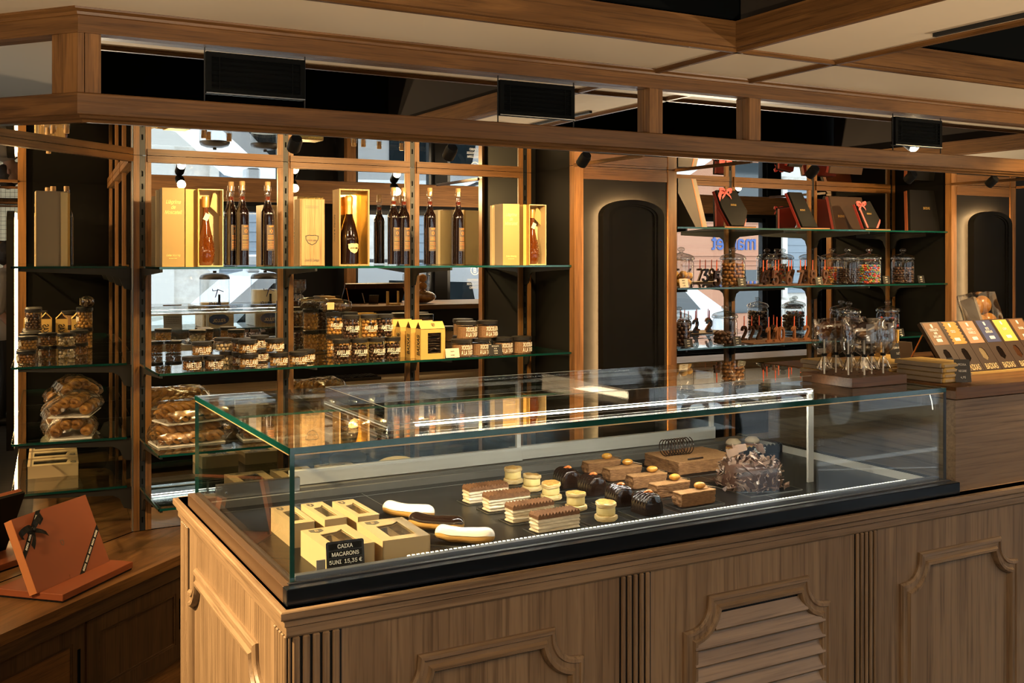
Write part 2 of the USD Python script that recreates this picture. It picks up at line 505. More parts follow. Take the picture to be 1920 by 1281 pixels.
# ceiling: a cream sheet with two coffers
CA = (-.75, 2.386, .55, 2.722)   # x0 x1 y0 y1
CB = (2.893, 6.2, .55, 2.722)
sheet = sbox(-4.2, -1.25, 9.9, 5.4).difference(sbox(CA[0], CA[2], CA[1], CA[3])).difference(sbox(CB[0], CB[2], CB[1], CB[3]))
ceil = thing('ceiling', 'cream plaster ceiling with two deep black coffers edged in oak', 'ceiling', kind='structure')
part(ceil, 'ceiling_sheet', ext(sheet, .03, ZC), 'cream_ceiling')
for k, (x0, x1, y0, y1) in enumerate((CA, CB)):
    t = .02
    part(ceil, 'coffer_fascia', cat(bx(x0, x1, y1 - t, y1, ZC - .004, ZC + .085), bx(x0, x1, y0, y0 + t, ZC - .004, ZC + .085)), 'oak_x', label='oak boards lining the long sides of the coffer')
    part(ceil, 'coffer_fascia', cat(bx(x1 - t, x1, y0 + t, y1 - t, ZC - .004, ZC + .085), bx(x0, x0 + t, y0 + t, y1 - t, ZC - .004, ZC + .085)), 'oak_y', label='oak boards lining the short sides of the coffer')
    part(ceil, 'coffer_wall', cat(bx(x0 - .3, x1 + .3, y1 + .02, y1 + .05, ZC + .085, 3.0), bx(x0 - .3, x1 + .3, y0 - .05, y0 - .02, ZC + .085, 3.0)), 'black_ceiling')
    part(ceil, 'coffer_wall', cat(bx(x1 + .02, x1 + .05, y0, y1, ZC + .085, 3.0), bx(x0 - .05, x0 - .02, y0, y1, ZC + .085, 3.0)), 'coffer_brown')
    part(ceil, 'coffer_lid', bx(x0 - .3, x1 + .3, y0 - .1, y1 + .1, 3.0, 3.04), 'black_ceiling', label='black painted coffer')

def batten(a, b, w=.036, h=.014):
    """A moulded strip under the ceiling from a to b."""
    a, b = np.array(a, float), np.array(b, float)
    prof = [(-w / 2, 0), (-w / 2, -h * .45), (-w / 4, -h), (w / 4, -h), (w / 2, -h * .45), (w / 2, 0)]
    return sweep(prof, [(*a, ZC), (*b, ZC)], (0, 0, 1))
YE = 2.722 + .018
tr = thing('trim_1', 'moulded oak battens planted in a grid on the cream ceiling', 'ceiling trim', kind='structure')
part(tr, 'batten', batten((-4, YE), (9, YE)), 'oak_x')
for x, y0, y1 in ((2.404, YE, 3.20), (2.875, YE, 3.20), (2.404, .55, YE), (2.875, -1.0, YE), (-.77, .6, 3.2), (6.22, .6, 3.2)):
    part(tr, 'batten', batten((x, y0), (x, y1)), 'oak_y')
part(tr, 'batten', batten((-4, .58), (9, .58)), 'oak_x')

# canopy over the shelves: upper and lower oak beams, mirrored frieze between
BX, BYF = .336, 3.20
RD = np.array([math.cos(math.radians(130)), math.sin(math.radians(130))])   # the beam's return at the left
LCOR = np.array([CX0, CY0])
def meet(o, d):
    """Where the return (o + t d) meets the left wall."""
    A = np.array([d, -LD]).T
    t = np.linalg.solve(A, LCOR - o)[0]
    return o + d * t
rend = meet(np.array([BX, BYF]), RD)
beam_path = [(7.4, BYF, 0), (BX, BYF, 0), (rend[0], rend[1], 0)]
# d grows to the left of the path: with the path running to -x the left-hand side is the room (-y)
low_prof = [(0, ZS + .018), (0.004, ZS + .020), (.004, ZS + .078), (0, ZS + .0816), (-.05, ZS + .0816), (-.06, ZS + .002), (-.034, ZS + .000), (-.030, ZS + .006), (-.014, ZS + .010), (-.010, ZS + .017)]
up_prof = [(0, 2.247), (0, 2.296), (.006, 2.298), (.008, 2.306), (.020, 2.312), (.022, ZC), (-.05, ZC), (-.05, 2.252), (-.045, 2.247)]
def beam(name, prof, label):
    b = thing(name, label, 'canopy beam', kind='structure')
    up = np.array(beam_path)
    half = sweep(prof, up, (0, 0, 1))
    # split at the mitre so that the grain follows each length
    m1 = sweep(prof, up[:2], (0, 0, 1))
    for seg, mat in (((0, 1), 'oak_x'), ((1, 2), 'oak_r')):
        V = half.vertices.reshape(3, -1, 3)
        K = len(prof); A, B = V[seg[0]], V[seg[1]]
        F_ = []
        for j in range(K):
            k = (j + 1) % K
            F_ += [(j, K + j, K + k), (j, K + k, k)]
        mm = trimesh.Trimesh(np.vstack([A, B]), np.array(F_), process=False); 
        part(b, 'beam_length', mm, mat)
    return b
beam('trim_2', up_prof, 'upper oak beam under the cream ceiling, turning back at the left')
beam('trim_3', low_prof, 'lower oak beam along the front of the mirrored soffit')
FY = 3.246
fz = thing('mirror_frieze', 'long mirror set between the two oak beams above the shelves', 'mirror')
part(fz, 'mirror_panel', bx(.372, 7.2, FY, FY + .006, 2.06, 2.26), 'mirror')
ra, rb = np.array([BX, BYF]) + np.array([-.0, .052]), rend + np.array([.02, .035])
rn = np.array([-(rb - ra)[1], (rb - ra)[0]]) / np.linalg.norm(rb - ra)
if rn[1] < 0: rn = -rn
q = [ra, rb, rb + rn * .006, ra + rn * .006]
part(fz, 'mirror_panel', ext([tuple(p) for p in q], .20, 2.06), 'mirror')
for u in (383, 571.5, 932.5, 1075.5, 1674, 1764):
    pass
def seam(x): return bx(x - .0016, x + .0016, FY - .002, FY, 2.072, 2.25)
for x in (0.7044, 1.0238, 1.7351, 2.0559, 3.7692, 4.0911):
    part(fz, 'mirror_seam', seam(x), 'black_metal')
# posts of the frieze
fp = thing('trim_4', 'mitred oak corner post between the two canopy beams', 'post', kind='structure')
part(fp, 'post_face', cat(bx(BX + .000, 0.3531, BYF + .004, BYF + .04, 2.07, 2.25), bx(0.356, 0.3994, BYF + .008, BYF + .044, 2.07, 2.25)), 'lit_oak_z')
rr = np.array([RD[0], RD[1], 0]); rnn = np.array([-RD[1], RD[0], 0]); rnn = rnn if rnn[1] < 0 else -rnn
o = np.array([BX, BYF, 2.07])
fl = frame(cat(bx(.002, .075, -.036, -.004, 0, .18), bx(.078, .105, -.04, -.008, 0, .18)), o, rr, rnn, [0, 0, 1])
fl.fix_normals()
part(fp, 'post_face', fl, 'lit_oak_z')
for n, (u0, u1) in ((5, (1217, 1243)), (6, (1404, 1427))):
    x0, x1 = [aa for aa in ((2.377, 2.4434) if n == 5 else (2.8805, 2.9467))]
    p = thing('trim_%d' % n, 'oak post in the mirror frieze, %s of the pair' % ('left' if n == 5 else 'right'), 'post', kind='structure')
    part(p, 'post_face', bx(x0, x0 + (x1 - x0) * .62, BYF + .006, BYF + .045, 2.07, 2.25), 'lit_oak_z')
    part(p, 'post_bead', bx(x0 + (x1 - x0) * .66, x1, BYF + .012, BYF + .045, 2.07, 2.25), 'lit_oak_z')
# air vents in the frieze
def vent(x0, x1, z0, z1, label):
    v = thing('air_vent', label, 'vent', ((x0 + x1) / 2, FY, (z0 + z1) / 2))
    w, h = (x1 - x0) / 2, (z1 - z0) / 2
    b = .016
    fr = cat(bx(-w, w, -.012, 0, h - b, h), bx(-w, w, -.012, 0, -h, -h + b), bx(-w, -w + b, -.012, 0, -h + b, h - b), bx(w - b, w, -.012, 0, -h + b, h - b))
    part(v, 'vent_frame', fr, 'vent_black')
    part(v, 'vent_back', bx(-w + b, w - b, -.0045, -.0005, -h + b, h - b), 'black_ceiling')
    n = 6
    for i in range(n):
        z = -h + b + (2 * h - 2 * b) * (i + .5) / n
        part(v, 'slat', moved(bx(-w + b, w - b, -.005, .002, -.0012, .0012), (0, -.006, z), rx=-28), 'vent_black')
    for x in (-w + b + .025, w - b - .025):
        part(v, 'slat_clip', bx(x - .0015, x + .0015, -.011, -.009, -h + b, h - b), 'vent_black')
    part(v, 'lower_edge', bx(-w, w, -.014, -.012, -h, -h + .003), 'steel')
vent(0.7076, 1.0211, 2.1044, 2.2334, 'wide black slatted air vent at the left end of the mirror frieze')
vent(1.7384, 2.0535, 2.1049, 2.2312, 'black slatted air vent in the middle of the mirror frieze')
vent(3.7744, 4.0874, 2.1042, 2.2327, 'small black slatted air vent at the right end of the mirror frieze')

# mirrored soffit in two lengths, and the strips between
sof = thing('mirror_soffit', 'mirrored underside of the canopy that doubles the shelves upwards', 'mirror')
lw = LCOR + LD * 1.3
def strip_poly(x0, x1):
    return Polygon([(x0, BYF + .055), (x1, BYF + .055), (x1, WY), (x0, WY)])
leftp = Polygon([(CX0, WY), tuple(LCOR + LD * .999 * np.linalg.norm(rend - LCOR)), (BX + .03, BYF + .055), (2.38, BYF + .055), (2.38, WY)])
part(sof, 'mirror_panel', ext(leftp, .006, ZS), 'mirror')
for x0, x1 in ((2.38, 2.937), (2.937, 4.816), (4.816, 5.4), (5.4, 7.2)):
    part(sof, 'mirror_panel', ext(strip_poly(x0, x1), .006, ZS), 'mirror')
st = thing('trim_7', 'thin oak strips crossing the mirrored soffit beside the arched panels', 'trim', kind='structure')
for x in (2.38, 2.93, 4.816, 5.373):
    part(st, 'soffit_strip', bx(x - .006, x + .006, BYF + .05, DY, ZS - .007, ZS), 'oak_y')
struct('wall_canopy', ext([tuple(rend + np.array([.06, .05])), (BX + .06, FY + .012), (7.4, FY + .012), (7.4, 4.3), (CX0, 4.3), tuple(LCOR + LD * .1)], ZC - ZS - .012, ZS + .012), 'black_paint', 'hidden black box behind the mirror frieze', cat_='wall')

# back wall, left mirror wall, the other walls
struct('wall_back', bx(.3, 9.9, WY + .008, WY + .1, 0, ZC), 'black_panel', 'dark back wall behind the mirrors', cat_='wall')
XP1 = [.674, 1.243, 1.815, 2.39]          # shelf uprights of the left bay
XP2 = [3.03, 3.64, 4.235, 4.862]          # and of the right bay
def mirror_bay(x0, x1, label):
    m = thing('wall_mirror', label, 'mirror')
    part(m, 'mirror_panel', bx(x0, x1, WY, WY + .006, .53, ZS), 'mirror')
    part(m, 'top_rail', bx(x0 + .015, x1 - .015, WY - .018, WY, ZS - .026, ZS - .001), 'oak_x')
for i, w in enumerate(('left', 'middle', 'right')):
    mirror_bay(XP1[i] + .002, XP1[i + 1] - .002, '%s mirror panel behind the bottle and jar shelves' % w)
for i, w in enumerate(('left', 'middle', 'right')):
    mirror_bay(XP2[i] + .002, XP2[i + 1] - .002, '%s mirror panel behind the sweet jar and gift box shelves' % w)
lm = thing('wall_mirror', 'tall mirror on the angled left wall beside the shelves', 'mirror')
LL = np.linalg.norm(rend - LCOR) + .25
def left_wall(s0, s1, d0, d1, z0, z1):
    """A box along the left wall: s along it from the corner, d out of it."""
    a = LCOR + LD * s0; b = LCOR + LD * s1
    return ext([tuple(a + LN * d0), tuple(b + LN * d0), tuple(b + LN * d1), tuple(a + LN * d1)], z1 - z0, z0)
part(lm, 'mirror_panel', left_wall(.0, LL, -.006, 0, .53, ZS), 'mirror')
part(lm, 'top_rail', left_wall(.02, LL, 0, .014, ZS - .026, ZS - .001), 'oak_d')
part(lm, 'side_edge', left_wall(.002, .008, 0, .004, .53, ZS), 'steel')
struct('wall_left', left_wall(0, 4.6, -.12, -.012, 0, ZS + .01), 'black_panel', 'dark angled wall behind the left mirror', cat_='wall')
struct('wall_side', cat(bx(-4.2, -4.1, -1.25, 5.4, 0, 3.0), bx(-4.1, .3, 5.3, 5.4, 0, 3.0)), 'stone_tile', 'plain side wall of the shop', cat_='wall')
wr = thing('wall_right', 'end wall of the shop with oak framed wired glass panes', 'wall', kind='structure')
part(wr, 'wall_plate', bx(9.9, 10.0, -1.25, 5.4, 0, 3.0), 'black_panel')
for y0, y1, z0, z1 in ((2.1, 3.0, .95, 1.70), (2.1, 3.0, 1.78, 2.28), (3.12, 4.1, .95, 1.70), (3.12, 4.1, 1.78, 2.28), (1.0, 2.0, .95, 2.28)):
    part(wr, 'wired_pane', bx(9.885, 9.9, y0, y1, z0, z1), 'wired_glass')
    part(wr, 'pane_grid', cat(*[bx(9.883, 9.885, y, y + .003, z0, z1) for y in np.arange(y0 + .04, y1, .05)], *[bx(9.883, 9.885, y0, y1, z, z + .003) for z in np.arange(z0 + .03, z1, .05)]), 'grey_print')
part(wr, 'oak_rail', cat(*[bx(9.87, 9.9, .9, 4.2, z, z + .06) for z in (.88, 1.71, 2.28)], *[bx(9.87, 9.9, y, y + .09, 0, 2.34) for y in (.92, 2.0, 3.01, 4.1)]), 'lit_oak_z')

# side cheeks of the shelf niches
def cheek(name, xw, xd, label):
    t = .012 if xd < xw else -.012
    m = ext([(xw, WY), (xd, DY + .01), (xd + t, DY + .01), (xw + t, WY)], ZS - .53, .53)
    struct(name, m, 'black_panel', label, cat_='wall')
cheek('wall_cheek', 2.452, 2.388, 'dark side panel closing the left shelf niche')
cheek('wall_cheek', 2.90, 2.93, 'dark side panel at the left of the right shelf niche')
cheek('wall_cheek', 4.905, 4.822, 'dark side panel closing the right shelf niche')

# arched wall panels between the niches
def arch_poly(w, z0, zs, rise, n=22):
    pts = [(-w, z0), (w, z0), (w, zs)]
    for i in range(1, n):
        a = math.pi * i / n
        pts.append((w * math.cos(a), zs + rise * math.sin(a) ** .9))
    pts.append((-w, zs))
    return Polygon(pts)
def arched(name, x0, x1, label):
    d = thing(name, label, 'wall panel', (0, 0, 0), kind='structure')
    W_ = .043
    for a, b in ((x0, x0 + .040), (x1 - .052, x1 - .014)):
        part(d, 'jamb', bx(a, b, DY, DY + .04, .53, ZS - .001), 'lit_oak_z')
    part(d, 'jamb_bead', bx(x1 - .013, x1, DY + .004, DY + .044, .53, ZS - .001), 'lit_oak_z')
    part(d, 'jamb_bead', bx(x0 + .041, x0 + .050, DY + .006, DY + .03, .53, ZS - .001), 'lit_oak_z')
    part(d, 'header', bx(x0 + .05, x1 - .053, DY + .004, DY + .04, ZS - .056, ZS - .012), 'oak_x')
    part(d, 'header', bx(x0 + .05, x1 - .053, DY + .006, DY + .04, ZS - .011, ZS - .001), 'oak_x')
    part(d, 'back_panel', bx(x0 + .05, x1 - .053, DY + .008, DY + .016, .53, ZS - .056), 'door_black')
    xc = (x0 + x1) / 2 - .004
    w, zs, rise = .165, 1.772, .075
    o = arch_poly(w, .56, zs, rise)
    part(d, 'arch_board', moved(ext_xz(o, DY - .045, DY - .020), (xc, 0, 0)), 'black_panel')
    ring = arch_poly(w, .56, zs, rise).difference(arch_poly(w - .034, .58, zs - .006, rise - .014))
    part(d, 'arch_moulding', moved(ext_xz(ring, DY - .058, DY - .045), (xc, 0, 0)), 'black_panel')
    ring2 = arch_poly(w - .034, .58, zs - .006, rise - .014).difference(arch_poly(w - .048, .59, zs - .008, rise - .019))
    part(d, 'arch_moulding', moved(ext_xz(ring2, DY - .052, DY - .045), (xc, 0, 0)), 'black_panel')
    led = arch_poly(w - .016, .58, zs, rise - .010).difference(arch_poly(w - .024, .585, zs, rise - .018))
    part(d, 'led_strip', moved(ext_xz(led, DY - .0195, DY - .012), (xc, 0, 0)), 'warm_led', label='warm glowing light strip behind the arch')
arched('door_1', 2.38, 2.937, 'black arched panel with a glowing edge in an oak frame between the two niches')
arched('door_2', 4.816, 5.373, 'black arched panel with a glowing edge in an oak frame at the far right')
struct('wall_end', bx(5.375, 9.85, DY + .02, DY + .1, 0, ZS), 'black_paint', 'black wall beyond the last arched panel', cat_='wall')

# shelf uprights: two oak strips with a black slotted standard between
def upright(x, label):
    u = thing('shelf_upright', label, 'shelf upright', (x, WY, 0))
    part(u, 'oak_strip', bx(-.033, -.011, -.007, 0, .53, ZS - .001), 'lit_oak_z')
    part(u, 'oak_strip', bx(.011, .033, -.007, 0, .53, ZS - .001), 'lit_oak_z')
    part(u, 'slotted_standard', bx(-.0105, .0105, -.005, 0, .53, ZS - .001), 'black_metal')
    part(u, 'slots', cat(*[bx(-.003, .003, -.0056, -.0049, z, z + .022) for z in np.arange(.56, 1.95, .05)]), 'black_ceiling', kind='stuff')
    return u
names = ('first', 'second', 'third', 'fourth')
for i, x in enumerate(XP1): upright(x, '%s oak and black upright from the left of the bottle shelves' % names[i])
for i, x in enumerate(XP2): upright(x, '%s oak and black upright from the left of the sweet jar shelves' % names[i])

# glass shelves on brackets
def bracket(x, y0=3.80):
    p = [(WY - .005, -.095), (WY - .034, -.088), (WY - .050, -.05), (WY - .075, -.036), (y0, -.019), (y0, -.008), (WY - .005, -.008)]
    return ext_yz(p, x - .0045, x + .0045)
def shelf(z, x0, x1, xs, label, xl=None, y0=3.775):
    s = thing('glass_shelf', label, 'shelf', (0, 0, z))
    part(s, 'glass_pane', bx(x0 + .003, x1 - .003, y0 + .003, WY - .024, -.008, 0), 'shelf_glass')
    part(s, 'glass_rim', cat(bx(x0, x1, y0, y0 + .003, -.008, 0), bx(x0, x0 + .003, y0, WY - .024, -.008, 0), bx(x1 - .003, x1, y0, WY - .024, -.008, 0)), 'glass_edge')
    for x in xs: part(s, 'bracket', bracket(x), 'dark_metal')
    return s
shelf(1.5605, .66, 2.382, XP1, 'top glass shelf with the wine bottles and boxes')
shelf(1.183, .66, 2.382, XP1, 'glass shelf with the nut jars and chocolate jars')
shelf(.895, .66, 2.382, XP1, 'glass shelf with the bags of pastry behind the display case')
shelf(.705, .66, 2.382, XP1, 'lowest glass shelf with window boxes behind the display case')
shelf(1.735, 2.955, 4.818, XP2, 'top glass shelf with the black gift boxes')
shelf(1.451, 2.955, 4.818, XP2, 'middle glass shelf with sweet jars and chocolate numbers')
shelf(1.170, 2.955, 4.818, XP2, 'lowest glass shelf with sweet jars and milk chocolate numbers')

# spotlights hung under the soffit
def head(x, y, z, tx, ty, tz, label, r=.022, L=.05, mount=ZS):
    p, t = np.array([x, y, z]), np.array([tx, ty, tz])
    b = (t - p) / np.linalg.norm(t - p)
    s_ = thing('spotlight', label, 'spotlight')
    e1 = np.cross(b, [0, 0, 1]); e1 /= np.linalg.norm(e1); e2 = np.cross(b, e1)
    body = lathe([(0, -L - .012), (r * .8, -L - .012), (r, -L), (r, -.010), (r - .003, -.010), (r - .003, -.016), (0, -.016)], 20)
    hd_ = part(s_, 'lamp_head', frame(body, p, e1, e2, b), 'black_metal', 40)
    face = lathe([(0, -.0155), (r - .004, -.0155), (r - .004, -.0145), (0, -.0145)], 16)
    part(hd_, 'lens', frame(face, p, e1, e2, b), 'lamp_face', label='glowing warm lens')
    part(s_, 'stem', cat(tube([p - b * (L - .012) + [0, 0, r * .7], (p[0] - b[0] * L, p[1] - b[1] * L, mount)], .004, 8)), 'black_metal')
    return s_
lab = ('leftmost', 'second from the left', 'third from the left', 'third from the right', 'second from the right', 'rightmost')
for i, (lx, ly) in enumerate(SHELF_LAMPS):
    head(lx, ly, 1.945, lx + (.03 if i < 3 else .05), 3.98, 1.45, 'small black spotlight under the mirrored soffit, %s' % lab[i])
head(5.35, 3.32, 1.95, 5.4, 3.9, 1.4, 'small black spotlight over the far right arched panel')
head(4.75, 2.56, 2.20, 4.5, 4.0, 1.2, 'black ceiling spotlight facing the right shelves, mirrored beside the small vent', r=.034, L=.08, mount=ZC - .01)
spot((4.75, 2.56, 2.20), (4.5, 4.0, 1.2), 25, cone=30, soft=.5, radius=.03)
tk = thing('light_track', 'black lighting track along the cream ceiling beside the right coffer', 'light track')
part(tk, 'rail', bx(2.785, 2.801, -.4, 2.24, ZC - .012, ZC), 'black_metal')
for (p, t, w, c), L in zip(COUNTER_LAMPS, ('black spotlight on the ceiling track aimed at the chocolate counter', 'black ceiling spotlight aimed at the left side of the display counter', 'black ceiling spotlight aimed at the low cabinet by the mirror')):
    head(*p, *t, L, r=.034, L=.08, mount=ZC - .01)
for k, (lx, ly) in enumerate(ADDED_UPLIGHTS):  # lamp bodies built round the uplights added for the ceiling
    t = thing('added_floor_lamp', 'added black floor lamp brightening the ceiling, %s by the front wall' % ('leftmost', 'middle', 'rightmost')[k], 'floor lamp', (lx, ly, 0))
    part(t, 'lamp_base', lathe([(0, 0), (.14, 0), (.14, .018), (.02, .03), (0, .03)], 28), 'black_metal', 40)
    part(t, 'lamp_pole', lathe([(0, .03), (.012, .03), (.012, .92), (0, .92)], 14), 'black_metal', 40)
    part(t, 'lamp_bowl', lathe([(0, .91), (.03, .915), (.09, .96), (.11, 1.01), (.106, 1.01), (.085, .965), (.028, .922), (0, .92)], 28), 'black_metal', 40)
dome = thing('ceiling_sensor', 'small black dome fixed to the cream ceiling', 'sensor', (.1, 2.35, 2.30))
part(dome, 'dome_cover', moved(lathe([(0, -.05), (.03, -.045), (.052, -.025), (.06, 0), (.06, .034), (0, .034)], 24)), 'black_plastic', 40)

# ================================================================== DISPLAY COUNTER
KX, KYF, KYB, KR = .487, 1.628, 2.50, 3.6     # body: left, front, back, right
ZT = 1.03
dc = thing('display_counter', 'pale oak counter with panelled front that carries the glass pastry case', 'counter')
part(dc, 'front_board', bx(KX, KR, KYF, KYF + .03, .0, ZT - .046), 'pale_oak_z')
part(dc, 'side_board', bx(KX, KX + .03, KYF + .03, KYB, .0, ZT - .046), 'pale_oak_z')
part(dc, 'back_board', bx(KX + .03, KR, KYB - .03, KYB, .0, ZT - .046), 'black_paint')
part(dc, 'counter_top', bx(KX - .006, KR, KYF - .006, KYB + .006, ZT - .02, ZT), 'pale_oak_x')
crown = [(-.02, 0), (.010, 0), (.014, .002), (.016, .013), (.011, .0155), (.009, .018), (.009, .0255), (.005, .028), (.005, .047), (-.02, .047)]
crown = [(d, -.047 + h) for d, h in [(-.02, 0), (.003, 0), (.006, .004), (.006, .018), (.010, .0205), (.010, .029), (.013, .031), (.018, .034), (.018, .045), (.016, .047), (-.02, .047)]]
cp = [(KR, KYF, ZT), (KX, KYF, ZT), (KX, KYB, ZT)]
def mitre_part(parent, name, prof, path, mats):
    full = sweep(prof, path, (0, 0, 1)); K = len(prof); V = full.vertices.reshape(len(path), K, 3)
    for i in range(len(path) - 1):
        F_ = []
        for j in range(K):
            k = (j + 1) % K; F_ += [(j, K + j, K + k), (j, K + k, k)]
        part(parent, name, trimesh.Trimesh(np.vstack([V[i], V[i + 1]]), np.array(F_), process=False), mats[i])
mitre_part(dc, 'cornice', crown, cp, ('pale_oak_x', 'pale_oak_y'))
# fluted pilasters
def flutes(x0, x1, n=5):
    w = (x1 - x0) / n
    for i in range(n):
        a = x0 + i * w
        part(dc, 'flute', bx(a + .0012, a + w - .0035, KYF - .006, KYF, .06, ZT - .047, .0018), 'pale_oak_z')
    part(dc, 'flute_shadow', bx(x0 - .001, x1 + .001, KYF - .0008, KYF, .06, ZT - .047), 'black_paint', label='shadow painted black between the flutes')  # black strip stands for the shade in the grooves
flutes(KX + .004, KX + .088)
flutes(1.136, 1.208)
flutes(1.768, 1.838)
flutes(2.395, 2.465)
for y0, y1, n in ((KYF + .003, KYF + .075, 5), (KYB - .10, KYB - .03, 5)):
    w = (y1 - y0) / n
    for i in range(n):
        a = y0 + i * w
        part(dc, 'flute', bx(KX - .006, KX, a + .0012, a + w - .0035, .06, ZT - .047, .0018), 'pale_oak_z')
    part(dc, 'flute_shadow', bx(KX - .0008, KX, y0, y1, .06, ZT - .047), 'black_paint', label='shadow painted black between the flutes')  # shade between the side flutes, drawn as a black strip
part(dc, 'plinth', cat(bx(KX - .012, KR, KYF - .012, KYF, 0, .06), bx(KX - .012, KX, KYF, KYB, 0, .06)), 'pale_oak_x')
# panel mouldings: rectangles with scooped corners
def scoop(x0, x1, z0, z1, c=.062, n=8):
    pts = []
    for (cx, cz, a0) in ((x1, z0, 180), (x1, z1, 270), (x0, z1, 0), (x0, z0, 90)):
        # quarter arcs bulging inwards, counter-clockwise round the panel
        arc = [(cx + c * math.cos(math.radians(a0 - t * 90 / n)), cz + c * math.sin(math.radians(a0 - t * 90 / n))) for t in range(n + 1)]
        pts += arc
    return pts
MOULD = [(-.016, 0), (-.016, .006), (-.012, .0105), (-.006, .011), (-.004, .0075), (.004, .0075), (.008, .014), (.014, .0135), (.018, .007), (.018, 0)]
def split_panel(parent, pts3, normal, mats, hw):
    """The moulding round a panel, one mesh for each straight or curved length, mitred where lengths meet."""
    K = len(MOULD); N = len(pts3)
    full = sweep(MOULD, pts3, normal, closed=True); V = full.vertices.reshape(N, K, 3)
    n1 = hw + 1
    runs = []
    for c in range(4):
        runs.append((list(range(c * n1, c * n1 + n1)), mats[2]))
        runs.append(([c * n1 + n1 - 1, (c * n1 + n1) % N], mats[0] if c % 2 else mats[1]))
    for idx, mat in runs:
        Vv = np.vstack([V[i] for i in idx]); F_ = []
        for s in range(len(idx) - 1):
            for j in range(K):
                k = (j + 1) % K
                F_ += [(s * K + j, (s + 1) * K + j, (s + 1) * K + k), (s * K + j, (s + 1) * K + k, s * K + k)]
        m = trimesh.Trimesh(Vv, np.array(F_), process=False)
        part(parent, 'panel_moulding', m, mat, 35)
def front_panel(x0, x1, z1=.897, z0=.16):
    pts = scoop(x0, x1, z0, z1)
    split_panel(dc, [(x, KYF, z) for x, z in pts], (0, -1, 0), ('pale_oak_x', 'pale_oak_z', 'pale_oak_z'), 8)
    return pts
PX = ((.665, 1.035), (1.303, 1.672), (1.926, 2.312))
for x0, x1 in PX: front_panel(x0, x1)
# louvres in the second panel
inner = Polygon(scoop(PX[1][0], PX[1][1], .16, .897)).buffer(-.006)
part(dc, 'louvre_back', ext_xz(inner, KYF - .0015, KYF - .0003), 'black_paint', label='dark opening behind the louvres')
zt = .872
while zt > .18:
    band = inner.intersection(sbox(0, zt - .030, 3, zt))
    if not band.is_empty:
        a, _, b, _ = inner.intersection(sbox(0, zt - .012, 3, zt - .006)).bounds
        m = ext_yz([(KYF - .001, zt), (KYF - .004, zt + .002), (KYF - .0155, zt - .026), (KYF - .0125, zt - .030), (KYF - .002, zt - .008)], a + .001, b - .001)
        part(dc, 'louvre', m, 'pale_oak_x')
    zt -= .0335
# the panel on the counter's left side
pts = scoop(-(KYB - .14), -(KYF + .135), .16, .897, .062)
split_panel(dc, [(KX, -a, z) for a, z in pts], (-1, 0, 0), ('pale_oak_y', 'pale_oak_z', 'pale_oak_z'), 8)
# ---- raised block at the right
RX, RY = 2.14, 1.655
rc = thing('raised_counter', 'raised oak block on the counter beside the glass case', 'counter')
part(rc, 'block_front', bx(RX, 3.6, RY, RY + .03, ZT, 1.25), 'pale_oak_x')
part(rc, 'block_side', bx(RX, RX + .02, RY + .03, 2.30, ZT, 1.25), 'pale_oak_y')
part(rc, 'block_top', bx(RX, 3.6, RY - .002, 2.32, 1.252, 1.282, .001), 'oak_x')
part(rc, 'block_back', bx(RX + .02, 3.6, 2.28, 2.30, ZT, 1.25), 'black_paint')
wt = thing('staff_worktop', 'pale wooden worktop on the staff side behind the display counter', 'worktop')
part(wt, 'worktop_board', bx(.63, 6.4, KYB + .008, 2.86, .84, .872), 'plank_wood')
part(wt, 'cupboard_front', bx(.65, 6.4, KYB + .008, 2.80, .0, .838), 'black_paint')
kb = thing('keyboard', 'black computer keyboard lying on the staff worktop', 'keyboard', (2.05, 2.68, .872))
part(kb, 'key_base', bx(-.2, .2, -.07, .07, 0, .018, .003), 'black_plastic')
for r in range(5):
    part(kb, 'key_row', cat(*[bx(x, x + .020, -.06 + r * .025, -.04 + r * .025, .018, .026, .002) for x in np.arange(-.19, .17, .025)]), 'black_plastic', kind='stuff')

# ================================================================== GLASS PASTRY CASE
GX0, GX1, GY0, GY1, GZ = .499, 2.115, 1.663, 2.397, 1.282
DZ = 1.040                                   # deck
gc = thing('pastry_case', 'long glass pastry case with green edged panes on a black base', 'display case')
bz0, bz1 = ZT, 1.058
part(gc, 'base_front', bx(GX0 - .014, 2.128, 1.633, 1.655, bz0, bz1, .0012), 'base_black')
part(gc, 'base_side', bx(GX0 - .014, GX0 + .004, 1.655, GY1 + .01, bz0, bz1, .0012), 'base_reflection')
part(gc, 'base_side', bx(2.11, 2.128, 1.655, GY1 + .01, bz0, bz1, .0012), 'base_black')
part(gc, 'base_gasket', cat(bx(GX0 - .004, 2.12, 1.655, 1.664, bz0, bz1 + .002), bx(GX0 + .004, GX0 + .012, 1.66, GY1, bz0, bz1 + .002)), 'black_plastic')
part(gc, 'deck', bx(GX0 + .012, 2.105, 1.69, 2.30, ZT + .001, DZ), 'deck_black')
part(gc, 'deck_joint', cat(*[bx(x - .0008, x + .0008, 1.70, 2.29, DZ, DZ + .0004) for x in (.86, 1.27, 1.68)], bx(GX0 + .02, 2.1, 2.262, 2.264, DZ, DZ + .0004)), 'steel')
part(gc, 'sill', bx(GX0 + .012, 2.105, 1.6735, 1.688, ZT + .002, 1.066, .001), 'sill_grey')
part(gc, 'sill_lamp', cat(*[bx(x, x + .0055, 1.6875, 1.6905, 1.0655, 1.0672) for x in np.arange(.72, 2.0, .0092)]), 'front_led', label='row of small lamps along the sill', kind='stuff')
part(gc, 'rear_ledge', cat(bx(GX0 + .012, 2.105, 2.30, 2.312, ZT, DZ + .016), bx(GX0 + .012, 2.105, 2.345, 2.392, ZT, 1.056)), 'ledge_grey')
